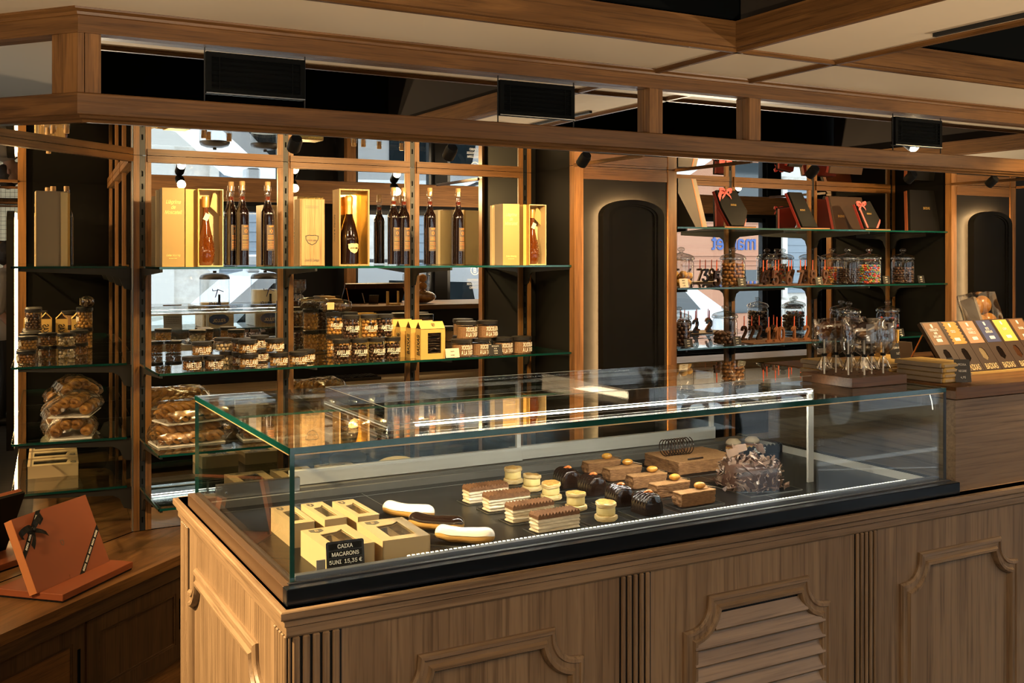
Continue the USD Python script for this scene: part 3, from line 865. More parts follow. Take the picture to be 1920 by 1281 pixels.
part(gc, 'side_ledge', cat(bx(2.094, 2.100, 1.70, 2.30, ZT, 1.0585), bx(GX0 + .014, GX0 + .022, 1.70, 2.30, ZT, 1.05)), 'alu')
T = .008
part(gc, 'front_pane', bx(GX0 + T, GX1 - T, GY0, GY0 + T, bz1, GZ - .0105), 'clear_glass')
part(gc, 'left_pane', bx(GX0, GX0 + T, GY0 + .001, GY1, bz1, GZ - .0105), 'clear_glass')
part(gc, 'right_pane', bx(GX1 - T, GX1, GY0 + .001, GY1, bz1, GZ - .0105), 'clear_glass')
part(gc, 'top_pane', bx(GX0 + .002, GX1 - .002, GY0 + .002, GY1 - .002, GZ - .010, GZ), 'clear_glass')
e = .0022
part(gc, 'top_edge', cat(bx(GX0, GX1, GY0 - .001, GY0 + e, GZ - .0105, GZ), bx(GX0 - .001, GX0 + e, GY0 + e, GY1, GZ - .0105, GZ), bx(GX1 - e, GX1 + .001, GY0 + e, GY1, GZ - .0105, GZ)), 'glass_edge', label='green polished glass edge')
part(gc, 'corner_edge', bx(GX0, GX0 + T, GY0 - .0004, GY0 + .0008, bz1, GZ - .0105), 'glass_edge', label='green glass edge at the front left corner')
part(gc, 'corner_edge', bx(GX1 - T, GX1 + .0008, GY0 - .0004, GY0 + .0012, bz1, GZ - .0105), 'black_plastic')
part(gc, 'corner_edge', bx(GX0, GX0 + T, GY1 - .0008, GY1, bz1, GZ - .0105), 'glass_edge')
part(gc, 'edge_seal', cat(bx(GX0 + T, GX1 - T, GY0 + .0005, GY0 + .003, GZ - .0135, GZ - .011), bx(GX0, GX0 + .002, GY0 + T, GY1, GZ - .0135, GZ - .011)), 'label_cream')
# rear sliding doors with pale rails
for x0, x1, y in ((.715, 1.335, 2.372), (1.315, 2.0, 2.384)):
    sp_ = part(gc, 'sliding_pane', bx(x0, x1, y, y + .004, 1.085, 1.268), 'clear_glass')
    part(sp_, 'door_rail', bx(x0 - .004, x1 + .004, y - .007, y + .009, 1.058, 1.093, .001), 'rail_white')
    part(sp_, 'door_stile', bx(x1 - .012, x1, y - .004, y + .006, 1.09, 1.268), 'alu')
    part(sp_, 'door_rail', bx(x0, x1, y - .003, y + .007, 1.262, 1.270), 'alu')
part(gc, 'rear_bracket', bx(.53, .72, 2.318, 2.335, 1.052, 1.088, .001), 'steel')
part(gc, 'bracket_screw', cat(*[moved(lathe([(0, 0), (.004, .0), (.003, .002), (0, .0025)], 10), (x, 2.318, 1.07), rx=90) for x in (.55, .70)]), 'chrome')
part(gc, 'bracket_screw', cat(*[moved(lathe([(0, 0), (.003, .0), (.002, .002), (0, .0025)], 10), (x, 2.305, 1.054)) for x in (.75, 1.3, 1.8)]), 'chrome')
# light frame under the top pane, with a clear upstand
LX0, LX1, LY0, LY1, LZ = .752, 1.874, 1.862, 2.235, 1.268
part(gc, 'light_bar', bx(LX0 + .06, LX1, LY0 - .003, LY0 + .003, LZ - .003, LZ + .001), 'white_led', label='bright light strip under the top pane')
part(gc, 'light_bar', bx(LX0 - .0015, LX0 + .0015, LY0, LY1, LZ - .002, LZ + .001), 'front_led', label='softer light strip along the left end')
part(gc, 'bar_profile', cat(bx(LX0, LX1, LY0 - .004, LY0 + .006, LZ + .001, LZ + .004), bx(LX0 - .003, LX0 + .003, LY0, LY1, LZ + .001, LZ + .004)), 'alu')
up = cat(bx(LX0, LX1, LY0, LY0 + .003, GZ, GZ + .022), bx(LX0, LX0 + .003, LY0, LY1, GZ, GZ + .022), bx(LX0, LX1, LY1 - .003, LY1, GZ, GZ + .022), bx(1.32, 1.323, LY0, LY1, GZ, GZ + .022))
part(gc, 'clear_upstand', up, 'clear_plastic')
part(gc, 'upstand_rim', cat(bx(LX0, LX1, LY0, LY0 + .0015, GZ + .0215, GZ + .0225), bx(LX0, LX0 + .0015, LY0, LY1, GZ + .0215, GZ + .0225), bx(LX0, 1.5, LY1 - .0015, LY1, GZ + .0215, GZ + .0225)), 'alu')
part(gc, 'light_post', bx(1.868, 1.886, LY0 + .005, LY0 + .011, DZ, GZ - .012), 'alu')
part(gc, 'end_lamp', tube([(2.09, 1.70, 1.272), (2.098, 1.695, 1.262), (2.101, 1.692, 1.245), (2.102, 1.69, 1.226)], .0012, 6), 'front_led')

# ================================================================== LOW CABINET IN FRONT OF THE LEFT MIRROR
CZ = .527
lc = thing('low_cabinet', 'low oak cabinet under the angled mirror, shade coloured into its sliding panel doors', 'cabinet')
CD = .365
# plan of the top: along the left wall, then along the back wall
corner_f = LCOR + LN * CD
# inner front corner where the two fronts meet
t_ = ((WY - CD) - corner_f[1]) / LD[1]
pin = corner_f + LD * t_
far = LCOR + LD * 3.2
top = Polygon([tuple(far), tuple(LCOR), (2.44, WY), (2.44, WY - CD), tuple(pin), tuple(far + LN * CD)])
part(lc, 'cabinet_top', ext(top, .034, CZ - .034), 'oak_d')
inn = Polygon([tuple(far), tuple(LCOR), (2.44, WY), (2.44, WY - CD + .02), tuple(pin - LD * 0 - LN * .02), tuple(far + LN * (CD - .02))])
part(lc, 'cabinet_body', ext(inn, CZ - .034, 0), 'oak_d')
sp = np.dot(pin - LCOR, LD)
def cb(s0, s1, d0, d1, z0, z1): return left_wall(sp + s0, sp + s1, CD + d0, CD + d1, z0, z1)
part(lc, 'fascia', cb(0, 2.6, -.02, -.006, .445, CZ - .034), 'shaded_oak_d')
s = .02
for i in range(4):
    L_ = .50
    a, b = s, s + L_
    dep = -.012 if i % 2 == 0 else -.016
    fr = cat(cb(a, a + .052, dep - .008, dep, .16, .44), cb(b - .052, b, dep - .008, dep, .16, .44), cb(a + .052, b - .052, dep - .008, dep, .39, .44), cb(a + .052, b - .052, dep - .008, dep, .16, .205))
    dr = part(lc, 'sliding_door', fr, 'shaded_oak_z')
    part(dr, 'door_panel', cb(a + .05, b - .05, dep - .012, dep - .006, .20, .395), 'shaded_oak_z')
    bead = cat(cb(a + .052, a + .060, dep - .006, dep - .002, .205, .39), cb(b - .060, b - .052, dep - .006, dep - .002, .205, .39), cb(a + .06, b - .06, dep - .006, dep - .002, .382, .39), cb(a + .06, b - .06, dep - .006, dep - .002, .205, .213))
    part(dr, 'door_bead', bead, 'shaded_oak_d')
    part(dr, 'finger_slot', cb(a + .020, a + .032, dep, dep + .0012, .255, .365), 'black_ceiling', label='black slot that serves as a door handle')
    s += L_ + .006
part(lc, 'lower_drawer', cb(0, 2.6, -.03, -.022, .03, .145), 'shaded_oak_d')
part(lc, 'lower_rail', cb(0, 2.6, -.024, -.012, .145, .16), 'shaded_oak_d')
part(lc, 'toe_board', cb(0, 2.6, -.04, -.03, 0, .03), 'black_paint')

# ================================================================== PASTRIES IN THE CASE
def board(x0, x1, y0, y1, z=DZ):
    b = thing('cake_board', BOARD_LABEL[0], 'cake board', ((x0 + x1) / 2, (y0 + y1) / 2, z), group=BOARD_LABEL[1])
    w, h = (x1 - x0) / 2, (y1 - y0) / 2
    part(b, 'card', bx(-w, w, -h, h, 0, .0016), 'black_card')
    part(b, 'silver_edge', cat(bx(-w - .0012, w + .0012, -h - .0012, -h, 0, .002), bx(-w - .0012, -w, -h, h, 0, .002), bx(w, w + .0012, -h, h, 0, .002)), 'steel')
    return b
BT = DZ + .0017
COUNT = ('first', 'second', 'third', 'fourth', 'fifth')
# --- kraft boxes with windows
def window_box(w, d, h, kind, label, group, pieces):
    t = thing('window_box', label, 'pastry box', (0, 0, 0), group=group)
    hole = Polygon([(-w / 2 + .012 * w / .05, -d / 2 + .022), (w / 2 - .011 * w / .05, -d / 2 + .022), (w / 2 - .011 * w / .05, d / 2 - .026), (w * .12, d / 2 - .040), (-w / 2 + .012 * w / .05, d / 2 - .046)])
    lid = sbox(-w / 2, -d / 2, w / 2, d / 2).difference(hole)
    ld_ = part(t, 'lid', ext(lid, .0016, h - .0016), 'kraft')
    part(t, 'side_walls', cat(bx(-w / 2, w / 2, -d / 2, -d / 2 + .0015, 0, h - .0016), bx(-w / 2, w / 2, d / 2 - .0015, d / 2, 0, h - .0016), bx(-w / 2, -w / 2 + .0015, -d / 2, d / 2, 0, h - .0016), bx(w / 2 - .0015, w / 2, -d / 2, d / 2, 0, h - .0016)), 'kraft')
    part(ld_, 'window_film', ext(hole.buffer(.001), .0003, h - .0026), 'film')
    part(t, 'tray', bx(-w / 2 + .002, w / 2 - .002, -d / 2 + .002, d / 2 - .002, .001, .006), 'black_card')
    g = np.random.default_rng(pieces); ms = {0: [], 1: [], 2: []}
    nx = max(1, int(w / .026)); ny = int(d / .024)
    for i in range(nx):
        for j in range(ny):
            c = (-w / 2 + w * (i + .5) / nx, -d / 2 + d * (j + .5) / ny, .018)
            ms[int(g.integers(0, 3))].append(ball(.010, c, (1, 1, .7), 1))
    for k, mt in ((0, 'nut_gold'), (1, 'choc_brown'), (2, 'choc_dark')):
        if ms[k]: part(t, 'sweets', cat(*ms[k]), mt, True, kind='stuff')
    if nx > 1: part(t, 'divider', bx(-.001, .001, -d / 2 + .03, d / 2 - .03, .006, h - .004), 'kraft')
    sh = Polygon([(-.011, .010), (.011, .010), (.011, -.003), (0, -.011), (-.011, -.003)]).buffer(.0015)
    lt = text('B', .009, .9).copy()
    sx = w / .09 if w > .07 else .5
    em = ext(sh, .0004); em.apply_scale([sx, 1, 1]); em.apply_translation([-w / 2 + .020 * sx + .004, d / 2 - .020, h])
    part(ld_, 'emblem', em, 'grey_print')
    lt.apply_translation([0, -.0045, 0]); lt.apply_scale([sx, 1, 1]); lt.apply_translation([-w / 2 + .020 * sx + .004, d / 2 - .020, h + .0003])
    part(ld_, 'emblem_letter', lt, 'kraft')
    return t
BXS = [(.604, 1.995, 'leftmost narrow kraft box with a window in the back row'), (.668, 1.995, 'middle narrow kraft box with a window in the back row'), (.732, 1.985, 'rightmost narrow kraft box with a window in the back row')]
b0 = window_box(.046, .146, .047, 0, BXS[0][2], 'narrow kraft window boxes', 3)
def place(t, x, y, z, rz=0):
    x_ = UsdGeom.Xformable(t)
    ops = x_.GetOrderedXformOps()
    ops[0].Set(Gf.Vec3d(x, y, z)); ops[1].Set(float(rz)); return t
place(b0, BXS[0][0], BXS[0][1], DZ)
for x, y, l in BXS[1:]: dup(b0, (x, y, DZ), 1.0, l)
b1 = place(window_box(.090, .142, .047, 1, 'wide kraft box with a divided window behind the price card', 'wide kraft window boxes', 5), .628, 1.800, DZ, 1)
b2 = place(window_box(.092, .146, .047, 1, 'wide kraft box with a divided window next to the white eclair', 'wide kraft window boxes', 6), .738, 1.800, DZ, -2)

# --- eclairs
def eclair(p0, p1, icing, label):
    p0, p1 = np.array(p0), np.array(p1); L = np.linalg.norm(p1 - p0); ang = math.degrees(math.atan2(*(p1 - p0)[::-1]))
    e_ = thing('eclair', label, 'eclair', ((p0 + p1)[0] / 2, (p0 + p1)[1] / 2, BT), ang, group='eclairs')
    n, k = 26, 20; V = []; 
    g = np.random.default_rng(int(abs(p0[0] * 1e4)))
    def ring(s, sc, dz):
        x = (s - .5) * L; e2 = max(0.0, 1 - abs(2 * s - 1) ** 7) ** .5
        waist = 1 - .10 * math.exp(-((s - .45) / .16) ** 2)
        return x, .0165 * sc * e2 * waist, .0150 * sc * e2 * waist, dz + .004 * math.exp(-((s - .1) / .12) ** 2) + .002 * math.exp(-((s - .9) / .12) ** 2)
    def body(sc, a0, a1, dz, ribs):
        V = []; F_ = []
        for i in range(n + 1):
            x, ry, rz_, d = ring(.5 - .5 * math.cos(math.pi * i / n), sc, dz)
            for j in range(k + 1):
                a = a0 + (a1 - a0) * j / k
                rr_ = 1 + ribs * math.cos(13 * a)
                V.append((x, ry * rr_ * math.cos(a), .0155 + d + rz_ * rr_ * math.sin(a)))
        for i in range(n):
            for j in range(k):
                a, b = i * (k + 1) + j, (i + 1) * (k + 1) + j
                F_ += [(a, a + 1, b + 1), (a, b + 1, b)]
        m = trimesh.Trimesh(np.array(V), np.array(F_)[:, ::-1], process=False); return m
    part(e_, 'choux_shell', body(1, 0, 2 * math.pi, 0, .025), 'choux', True)
    part(e_, 'icing', body(1.07, math.radians(8), math.radians(172), .0006, 0), icing, True)
    c = thing('cake_board', 'black card under ' + label.replace(' eclair', ' eclair', 1), 'cake board', ((p0 + p1)[0] / 2, (p0 + p1)[1] / 2, DZ), ang, group='black cards under the eclairs')
    part(c, 'card', bx(-L / 2 - .012, L / 2 + .006, -.022, .022, 0, .0016), 'black_card')
    part(c, 'silver_edge', bx(-L / 2 - .012, L / 2 + .006, -.0232, -.022, 0, .002), 'steel')
eclair((.824, 2.064), (.902, 1.972), 'icing_white', 'white iced eclair at the back, farthest from the glass')
eclair((.832, 1.944), (.916, 1.858), 'choc_glaze', 'dark chocolate glazed eclair between the two white ones')
eclair((.838, 1.828), (.930, 1.752), 'icing_white', 'white iced eclair at the front, nearest to the glass')

# --- layered cream slices with ridged cocoa tops
def slice_():
    t = thing('cream_slice', 'x', 'pastry', (0, 0, 0), group='cream slices')
    L, W = .100, .034
    g = np.random.default_rng(4)
    zs = [0, .008, .0095, .0165, .018, .026, .028]
    b = trimesh.creation.box([L, W, .028]); b = b.subdivide().subdivide().subdivide().subdivide()
    v = b.vertices
    lay = .0010 * np.sin(v[:, 2] * 900) + .0016 * (meshkit.noise(v * 160, 3) - .5) * 2
    v2 = v.copy(); v2[:, 0] *= 1 + lay / (L / 2); v2[:, 1] *= 1 + lay / (W / 2)
    b.vertices = v2; b.apply_translation([0, 0, .014])
    part(t, 'cream_layers', b, 'cream_layers', True)
    n = 13; P_ = []
    for i in range(n + 1):
        x = -L / 2 - .0008 + (L + .0016) * i / n
        P_.append((x, .0335))
        if i < n: P_.append((x + L / n / 2, .0390))
    poly = Polygon([(-L / 2 - .0008, .0275), (L / 2 + .0008, .0275)] + P_[::-1])
    m = ext_xz(poly, -W / 2 - .0008, W / 2 + .0008)
    part(t, 'ridged_top', m, 'cocoa_ridge')
    return t
SL = [(1.032, 2.067), (1.037, 1.977), (1.036, 1.872), (1.043, 1.781)]
sl0 = slice_(); LBL = ['cream slice with ridged cocoa top, %s of the row' % w for w in ('farthest', 'second from the back', 'second from the front', 'nearest')]
tag(sl0, LBL[0])
for i, (x, y) in enumerate(SL):
    if i == 0: place(sl0, x + .05, y + .017, BT, 1)
    else: dup(sl0, (x + .05, y + .017, BT), (1, -1.5, 1, 2)[i], LBL[i])
    BOARD_LABEL = ('black card under the cream slice, %s of the row' % ('farthest', 'second from the back', 'second from the front', 'nearest')[i], 'black cards under the cream slices')
    board(x - .008, x + .115, y - .008, y + .046)

# --- puff pastry towers filled with custard
def tower(seed, lean):
    t = thing('custard_puff', 'x', 'pastry', (0, 0, 0), group='custard puffs')
    g = np.random.default_rng(seed)
    def disc(r, z0, z1, wob, sl=0):
        m = lathe([(0, z0), (r * .92, z0), (r, z0 + (z1 - z0) * .3), (r * .97, z1 - .001), (r * .85, z1), (0, z1 + .0005)], 28)
        v = m.vertices; a = np.arctan2(v[:, 1], v[:, 0])
        f = 1 + wob * np.sin(3 * a + seed) + wob * .6 * np.sin(7 * a + 2 * seed)
        m.vertices = np.stack([v[:, 0] * f, v[:, 1] * f, v[:, 2] + sl * v[:, 0] + .0006 * np.sin(5 * a + z0 * 900)], 1); return m
    part(t, 'puff_base', disc(.0245, 0, .011, .05), 'puff', 40)
    part(t, 'custard', disc(.0205, .010, .029, .02, lean * .4), 'custard', True)
    part(t, 'puff_lid', disc(.0225, .029, .038, .03, lean), 'puff', 40)
    part(t, 'browned_top', disc(.0205, .0375, .0388, .03, lean), 'puff_top', 40)
    return t
TW = [(1.216, 2.206, .04), (1.217, 2.115, -.12), (1.209, 2.014, .12), (1.208, 1.906, -.03), (1.216, 1.800, .08)]
for i, (x, y, l) in enumerate(TW):
    t = tower(i + 3, l); place(t, x + .008, y + .006, BT, 20 * i)
    w = ('farthest', 'second from the back', 'middle', 'second from the front', 'nearest')[i]
    tag(t, 'round custard filled puff pastry tower, %s of its row' % w)
    BOARD_LABEL = ('black card under the custard puff, %s of the row' % w, 'black cards under the custard puffs')
    board(x - .045, x + .05, y - .03, y + .042)

# --- glazed chocolate logs
def log_(seed):
    t = thing('chocolate_log', 'x', 'pastry', (0, 0, 0), group='glazed chocolate logs')
    g = np.random.default_rng(seed)
    n, k = 30, 30; V = []; F_ = []
    for i in range(n + 1):
        y = -.030 + .060 * i / n
        e2 = max(0.0, 1 - abs(2 * i / n - 1) ** 9) ** .5 * .985 + .015
        for j in range(k + 1):
            a = math.pi * j / k
            ca, sa = math.cos(a), math.sin(a)
            x = .026 * math.copysign(abs(ca) ** .75, ca); z = .042 * abs(sa) ** .62
            rib = 1 + .05 * math.sin(i * 1.35 + 2.0 * math.sin(a * 1.5 + seed)) * (sa ** .8 if sa > 0 else 0)
            V.append((x * rib * (.55 + .45 * e2), y, z * rib * (.62 + .38 * e2)))
    for i in range(n):
        for j in range(k):
            a, b = i * (k + 1) + j, (i + 1) * (k + 1) + j
            F_ += [(a, a + 1, b + 1), (a, b + 1, b)]
    m = trimesh.Trimesh(np.array(V), np.array(F_), process=False)
    for e0 in (0, n):
        m = cat(m, hullm(np.vstack([np.array(V[e0 * (k + 1):(e0 + 1) * (k + 1)]), np.array(V[e0 * (k + 1):(e0 + 1) * (k + 1)]) + [0, .0006, 0]])))
    m.fix_normals()
    part(t, 'glazed_body', m, 'choc_glaze', 50)
    pe = tube([(0.004 * math.cos(q) * 1.6, -.008 + .012 * q / 2.5, .0425 + .004 * math.sin(q * 1.4)) for q in np.linspace(0, 2.5, 10)], np.linspace(.0042, .0022, 10), 8)
    part(t, 'orange_peel', pe, 'orange_peel', True)
    return t
LG = [(1.296, 2.089), (1.308, 1.995), (1.304, 1.876), (1.313, 1.785)]
lg0 = log_(1)
for i, (x, y) in enumerate(LG):
    w = ('farthest', 'second from the back', 'second from the front', 'nearest')[i]
    l = 'glossy dark chocolate log topped with candied orange, %s of its row' % w
    if i == 0: place(lg0, x + .026, y + .031, BT, 0); tag(lg0, l)
    else: dup(lg0, (x + .026, y + .031, BT), (0, 3, -4, 2)[i], l)
    BOARD_LABEL = ('black card under the chocolate log, %s of the row' % w, 'black cards under the chocolate logs')
    board(x - .022, x + .08, y - .012, y + .072)

# --- cocoa dusted squares with a glazed almond on a stick
def square_():
    t = thing('cocoa_square', 'x', 'pastry', (0, 0, 0), group='cocoa squares')
    b = trimesh.creation.box([.098, .034, .030]).subdivide().subdivide().subdivide().subdivide()
    v = b.vertices; q = .0018 * (meshkit.fbm(v * 120, 3, 5) - .5) * 2
    b.vertices = v * (1 + q[:, None] / .018); b.apply_translation([0, 0, .015])
    c = b.triangles_center[:, 2] > .0285
    part(t, 'cake_sides', b.submesh([np.nonzero(~c)[0]], append=True), 'cocoa_side', True)
    part(t, 'cocoa_top', b.submesh([np.nonzero(c)[0]], append=True), 'cocoa', True)
    part(t, 'glazed_almond', moved(ball(.0095, s=(1.5, .95, .85), n=3), (.020, .004, .0385), rz=-18), 'glazed_nut', True)
    part(t, 'stick', tube([(.030, .001, .0385), (.058, -.006, .031)], .0011, 6), 'chrome')
    return t
sq0 = square_()
for i, (x, y) in enumerate([(1.436, 2.194), (1.439, 2.105), (1.441, 2.006), (1.433, 1.906), (1.429, 1.810)]):
    w = ('farthest', 'second from the back', 'middle', 'second from the front', 'nearest')[i]
    l = 'cocoa dusted cake square with a glazed almond, %s of its row' % w
    if i == 0: place(sq0, x + .049, y + .017, BT, 0); tag(sq0, l)
    else: dup(sq0, (x + .049, y + .017, BT), (0, 2, -1, 3, 2)[i], l)
    BOARD_LABEL = ('black card under the cocoa square, %s of the row' % w, 'black cards under the cocoa squares')
    board(x - .012, x + .112, y - .012, y + .046)

# --- big cocoa slab with a chocolate spiral
t = thing('cocoa_slab_cake', 'long cocoa dusted slab cake topped with a chocolate spiral', 'cake', (1.735, 2.155, BT))
b = trimesh.creation.box([.20, .150, .032]).subdivide().subdivide().subdivide().subdivide().subdivide()
v = b.vertices; q = .0024 * (meshkit.fbm(v * 60, 4, 9) - .5) * 2; b.vertices = v * (1 + q[:, None] / .05); b.apply_translation([0, 0, .016])
c = b.triangles_center[:, 2] > .031
part(t, 'cake_sides', b.submesh([np.nonzero(~c)[0]], append=True), 'cocoa_side', True)
part(t, 'cocoa_top', b.submesh([np.nonzero(c)[0]], append=True), 'cocoa', True)
q = np.linspace(0, 9 * 2 * np.pi, 260)
part(t, 'chocolate_spiral', tube(np.stack([-.085 + .085 * q / q[-1], .01 + .021 * np.sin(q), .054 + .021 * np.cos(q)], 1), .0014, 6), 'choc_dark', True)
part(t, 'chocolate_curl', tube([(-.06, -.06, .034), (-.03, -.063, .035), (-.01, -.058, .034)], .0025, 6), 'choc_dark', True)
BOARD_LABEL = ('black card under the cocoa slab cake', 'black cards under the large cakes'); board(1.615, 1.86, 2.055, 2.25)

# --- shaved chocolate cake
t = thing('shaved_chocolate_cake', 'round cake buried in curled chocolate shavings', 'cake', (1.712, 1.905, BT))
core = lathe([(0, 0), (.068, 0), (.072, .01), (.070, .050), (.060, .058), (0, .060)], 36)
part(t, 'cake_core', core, 'choc_brown', True)
g = np.random.default_rng(11); ms = [[], []]
def shard(g, L, w, curl):
    n = 6; V = []
    for i in range(n + 1):
        a = curl * (i / n - .5)
        r = L / max(abs(curl), .05)
        px, pz = r * math.sin(a), r * (1 - math.cos(a))
        ww = w * (1 - .5 * (i / n)) * (1 + .25 * g.uniform(-1, 1))
        V += [(px, -ww / 2, pz), (px, ww / 2, pz), (px, ww / 2, pz + .0012), (px, -ww / 2, pz + .0012)]
    F_ = []
    for i in range(n):
        for j in range(4):
            k = (j + 1) % 4; a, b = i * 4, (i + 1) * 4
            F_ += [(a + j, a + k, b + k), (a + j, b + k, b + j)]
    F_ += [(0, 1, 2), (0, 2, 3), (n * 4, n * 4 + 2, n * 4 + 1), (n * 4, n * 4 + 3, n * 4 + 2)]
    return trimesh.Trimesh(np.array(V), np.array(F_), process=False)
R = trimesh.transformations
for i in range(285):
    s_ = shard(g, g.uniform(.013, .028), g.uniform(.006, .012), g.uniform(-2.2, 2.2))
    s_.apply_transform(R.random_rotation_matrix(g.random(3)))
    if i < 150:
        a = g.uniform(0, 2 * np.pi); s_.apply_translation([.071 * math.cos(a), .071 * math.sin(a), g.uniform(.006, .056)])
    elif i < 195:
        a = g.uniform(0, 2 * np.pi); rr_ = g.uniform(.07, .088); s_.apply_translation([rr_ * math.cos(a), rr_ * math.sin(a), g.uniform(.005, .012)])
    else:
        a = g.uniform(0, 2 * np.pi); rr_ = .062 * math.sqrt(g.random()); s_.apply_translation([rr_ * math.cos(a), rr_ * math.sin(a), g.uniform(.056, .068)])
    part(t, 'chocolate_shaving', s_, 'choc_shaving' if i % 5 else 'choc_brown', 40)
for k, (x, y, a) in enumerate([(-.055, .01, 20), (.05, .03, 70), (.0, .045, 10)]):
    s_ = moved(shard(g, .055, .026, 1.2), (x, y, .082), rx=70, rz=a); part(t, 'chocolate_shaving', s_, 'choc_shaving', 40)
BOARD_LABEL = ('black card under the shaved chocolate cake', 'black cards under the large cakes'); board(1.635, 1.795, 1.815, 1.985)

# --- black serving tray with two choux buns
t = thing('serving_tray', 'black crimped card tray printed BAIXAS at the back of the case', 'tray', (1.972, 2.235, DZ))
zig = [(-.115 + .0072 * i, .026 + (.003 if i % 2 else -.003)) for i in range(33)]
part(t, 'tray_front', ext_xz(Polygon([(-.115, .002), (.115, .002)] + zig[::-1]), -.048, -.046), 'black_card')
part(t, 'tray_base', bx(-.115, .115, -.046, .046, .001, .003), 'black_card')
part(t, 'crimped_edge', tube([(x, -.0485, z) for x, z in zig], .0009, 4), 'steel')
part(t, 'lettering', face_y(moved(text('BAIXAS', .014, .6, slant=.15)), -.0485, .03, .007), 'white_print', label='white letters BAIXAS')
sh = Polygon([(-.006, .007), (.006, .007), (.006, -.003), (0, -.008), (-.006, -.003)])
part(t, 'emblem', face_y(ext(sh.difference(sh.buffer(-.0013)), .0005), -.0485, -.075, .014), 'white_print')
def chou(x, l):
    c = thing('choux_bun', l, 'choux bun', (x, 2.235, DZ + .0035), group='sugared choux buns')
    bm = lathe([(0, 0), (.018, 0), (.023, .008), (.021, .018), (0, .022)], 24)
    part(c, 'bun_base', bm, 'choux', True)
    sw = tube([(.017 * math.cos(a), .017 * math.sin(a), .019 + .0012 * a / 6.28) for a in np.linspace(0, 18.8, 60)], .0045, 8)
    part(c, 'cream_swirl', sw, 'choc_milk', True)
    cap = lathe([(.0, .024), (.022, .024), (.021, .032), (.013, .040), (0, .042)], 24)
    part(c, 'sugared_cap', cap, 'nut_pale', True)
chou(1.949, 'left choux bun dusted with sugar in the black tray'); chou(2.018, 'right choux bun dusted with sugar in the black tray')

# --- price card at the front left
t = thing('price_card', 'black price card with rounded corners for the boxes of macarons', 'price card', (.612, 1.708, DZ))
o, w = np.array([0, 0, 0]), .068
card = ext(sbox(-w / 2, 0, w / 2, .060).buffer(-.004).buffer(.004), .0012)
fm = lambda m: moved(m, (0, -.002, .003), rx=90 - 8, rz=-3)
part(t, 'card', fm(card), 'price_card')
tx = [('CAIXA', .0475), ('MACARONS', .0345), ('5UNI  15,35 €', .0215), ('7UNI  21,49 €', .0085)]
part(t, 'lettering', fm(cat(*[moved(text(a, .0066, .95, True), (0, z, .0015)) for a, z in tx])), 'white_print', label='white embossed lettering')
part(t, 'strip', fm(cat(*[bx(-.03, .03, z - .002, z + .0085, .0011, .0014) for a, z in tx])), 'black_card')
part(t, 'card_foot', bx(-.040, -.018, -.004, .01, 0, .004), 'clear_plastic')
part(t, 'side_flap', bx(-.052, -.036, .002, .004, .0, .035), 'paper_grey')

# ================================================================== BOTTLES AND BOXES ON THE TOP LEFT SHELF
Z1 = 1.5605
def slim_bottle():
    t = thing('wine_bottle', 'x', 'bottle', (0, 0, 0), group='slim dark wine bottles')
    r, s_ = .0255, .94
    prof = [(0, .0), (r * .92, 0), (r, .004), (r, .198), (r * .93, .212), (r * .62, .228), (.0125, .240), (.0112, .252), (.0112, .288), (.0135, .290), (.0135, .297), (.0115, .299), (.0115, .3005), (0, .3005)]
    part(t, 'glass', lathe(prof[:-4] + [(.0128, .308), (.0115, .309), (0, .309)], 28), 'jar_glass', 50)
    part(t, 'wine', lathe([(0, .004), (r - .0012, .005), (r - .0012, .198), (r * .91, .211), (r * .60, .226), (.0108, .241), (.0098, .252), (0, .252)], 28), 'wine', 50)
    part(t, 'wine_neck', lathe([(0, .2522), (.0098, .2522), (.0098, .266), (0, .266)], 20), 'wine_red', 50)
    part(t, 'stopper', lathe([(0, .290), (.0098, .290), (.0098, .309), (.0108, .310), (.0108, .322), (.0100, .324), (0, .324)], 20), 'cork', 50)
    lab_ = bx(-.017, .017, .058, .158, 0, .0002)
    L_ = trimesh.creation.box([.036, .098, .0003]).subdivide().subdivide().subdivide(); L_.apply_translation([0, .109, 0])
    lb_ = part(t, 'label', wrap(L_, r + .0004, turn=16), 'label_dark', True)
    star = []
    for a0 in (90, 270):
        p = [(.0088 * math.cos(math.radians(a0 + 120 * k)), .0088 * math.sin(math.radians(a0 + 120 * k))) for k in range(3)]
        pg = Polygon(p); star.append(pg.difference(pg.buffer(-.0011)))
    st_ = cat(*[ext(s2, .0004) for s2 in star]); st_.apply_translation([0, .134, 0])
    pr = cat(moved(text('caprici', .0055, .8, True, slant=.2), (0, .150, 0)), st_, moved(greek(.026, 3, .0022, .006, 2), (0, .116, 0)), moved(greek(.028, 5, .0020, .0062, 5), (0, .094, 0)))
    part(lb_, 'label_print', wrap(pr, r + .0007, turn=16), 'copper_print', label='copper star and lettering on the label')
    return t
bt0 = slim_bottle(); tag(bt0, 'slim dark wine bottle beside the left upright of the middle bay, with a star label')
place(bt0, 1.0839, 3.90, Z1, 0)
for u, y, l in ((454, 3.92, 'slim dark wine bottle with star label, middle of the three on the left bay'), (434, 3.97, 'slim dark wine bottle standing behind the open gold carton'), (738, 3.97, 'slim dark wine bottle right of the open champagne case'), (757, 3.97, 'slim dark wine bottle half hidden behind the third upright'), (806, 3.92, 'slim dark wine bottle right of the third upright'), (859, 3.90, 'slim dark wine bottle left of the right gold carton')):
    xx = {454: 0.991, 434: 0.9608, 738: 1.6312, 757: 1.6766, 806: 1.7733, 859: 1.8947}[u]
    dup(bt0, (xx, y, Z1), {454: 4, 434: 10, 738: 0, 757: 5, 806: -8, 859: 6}[u], l)
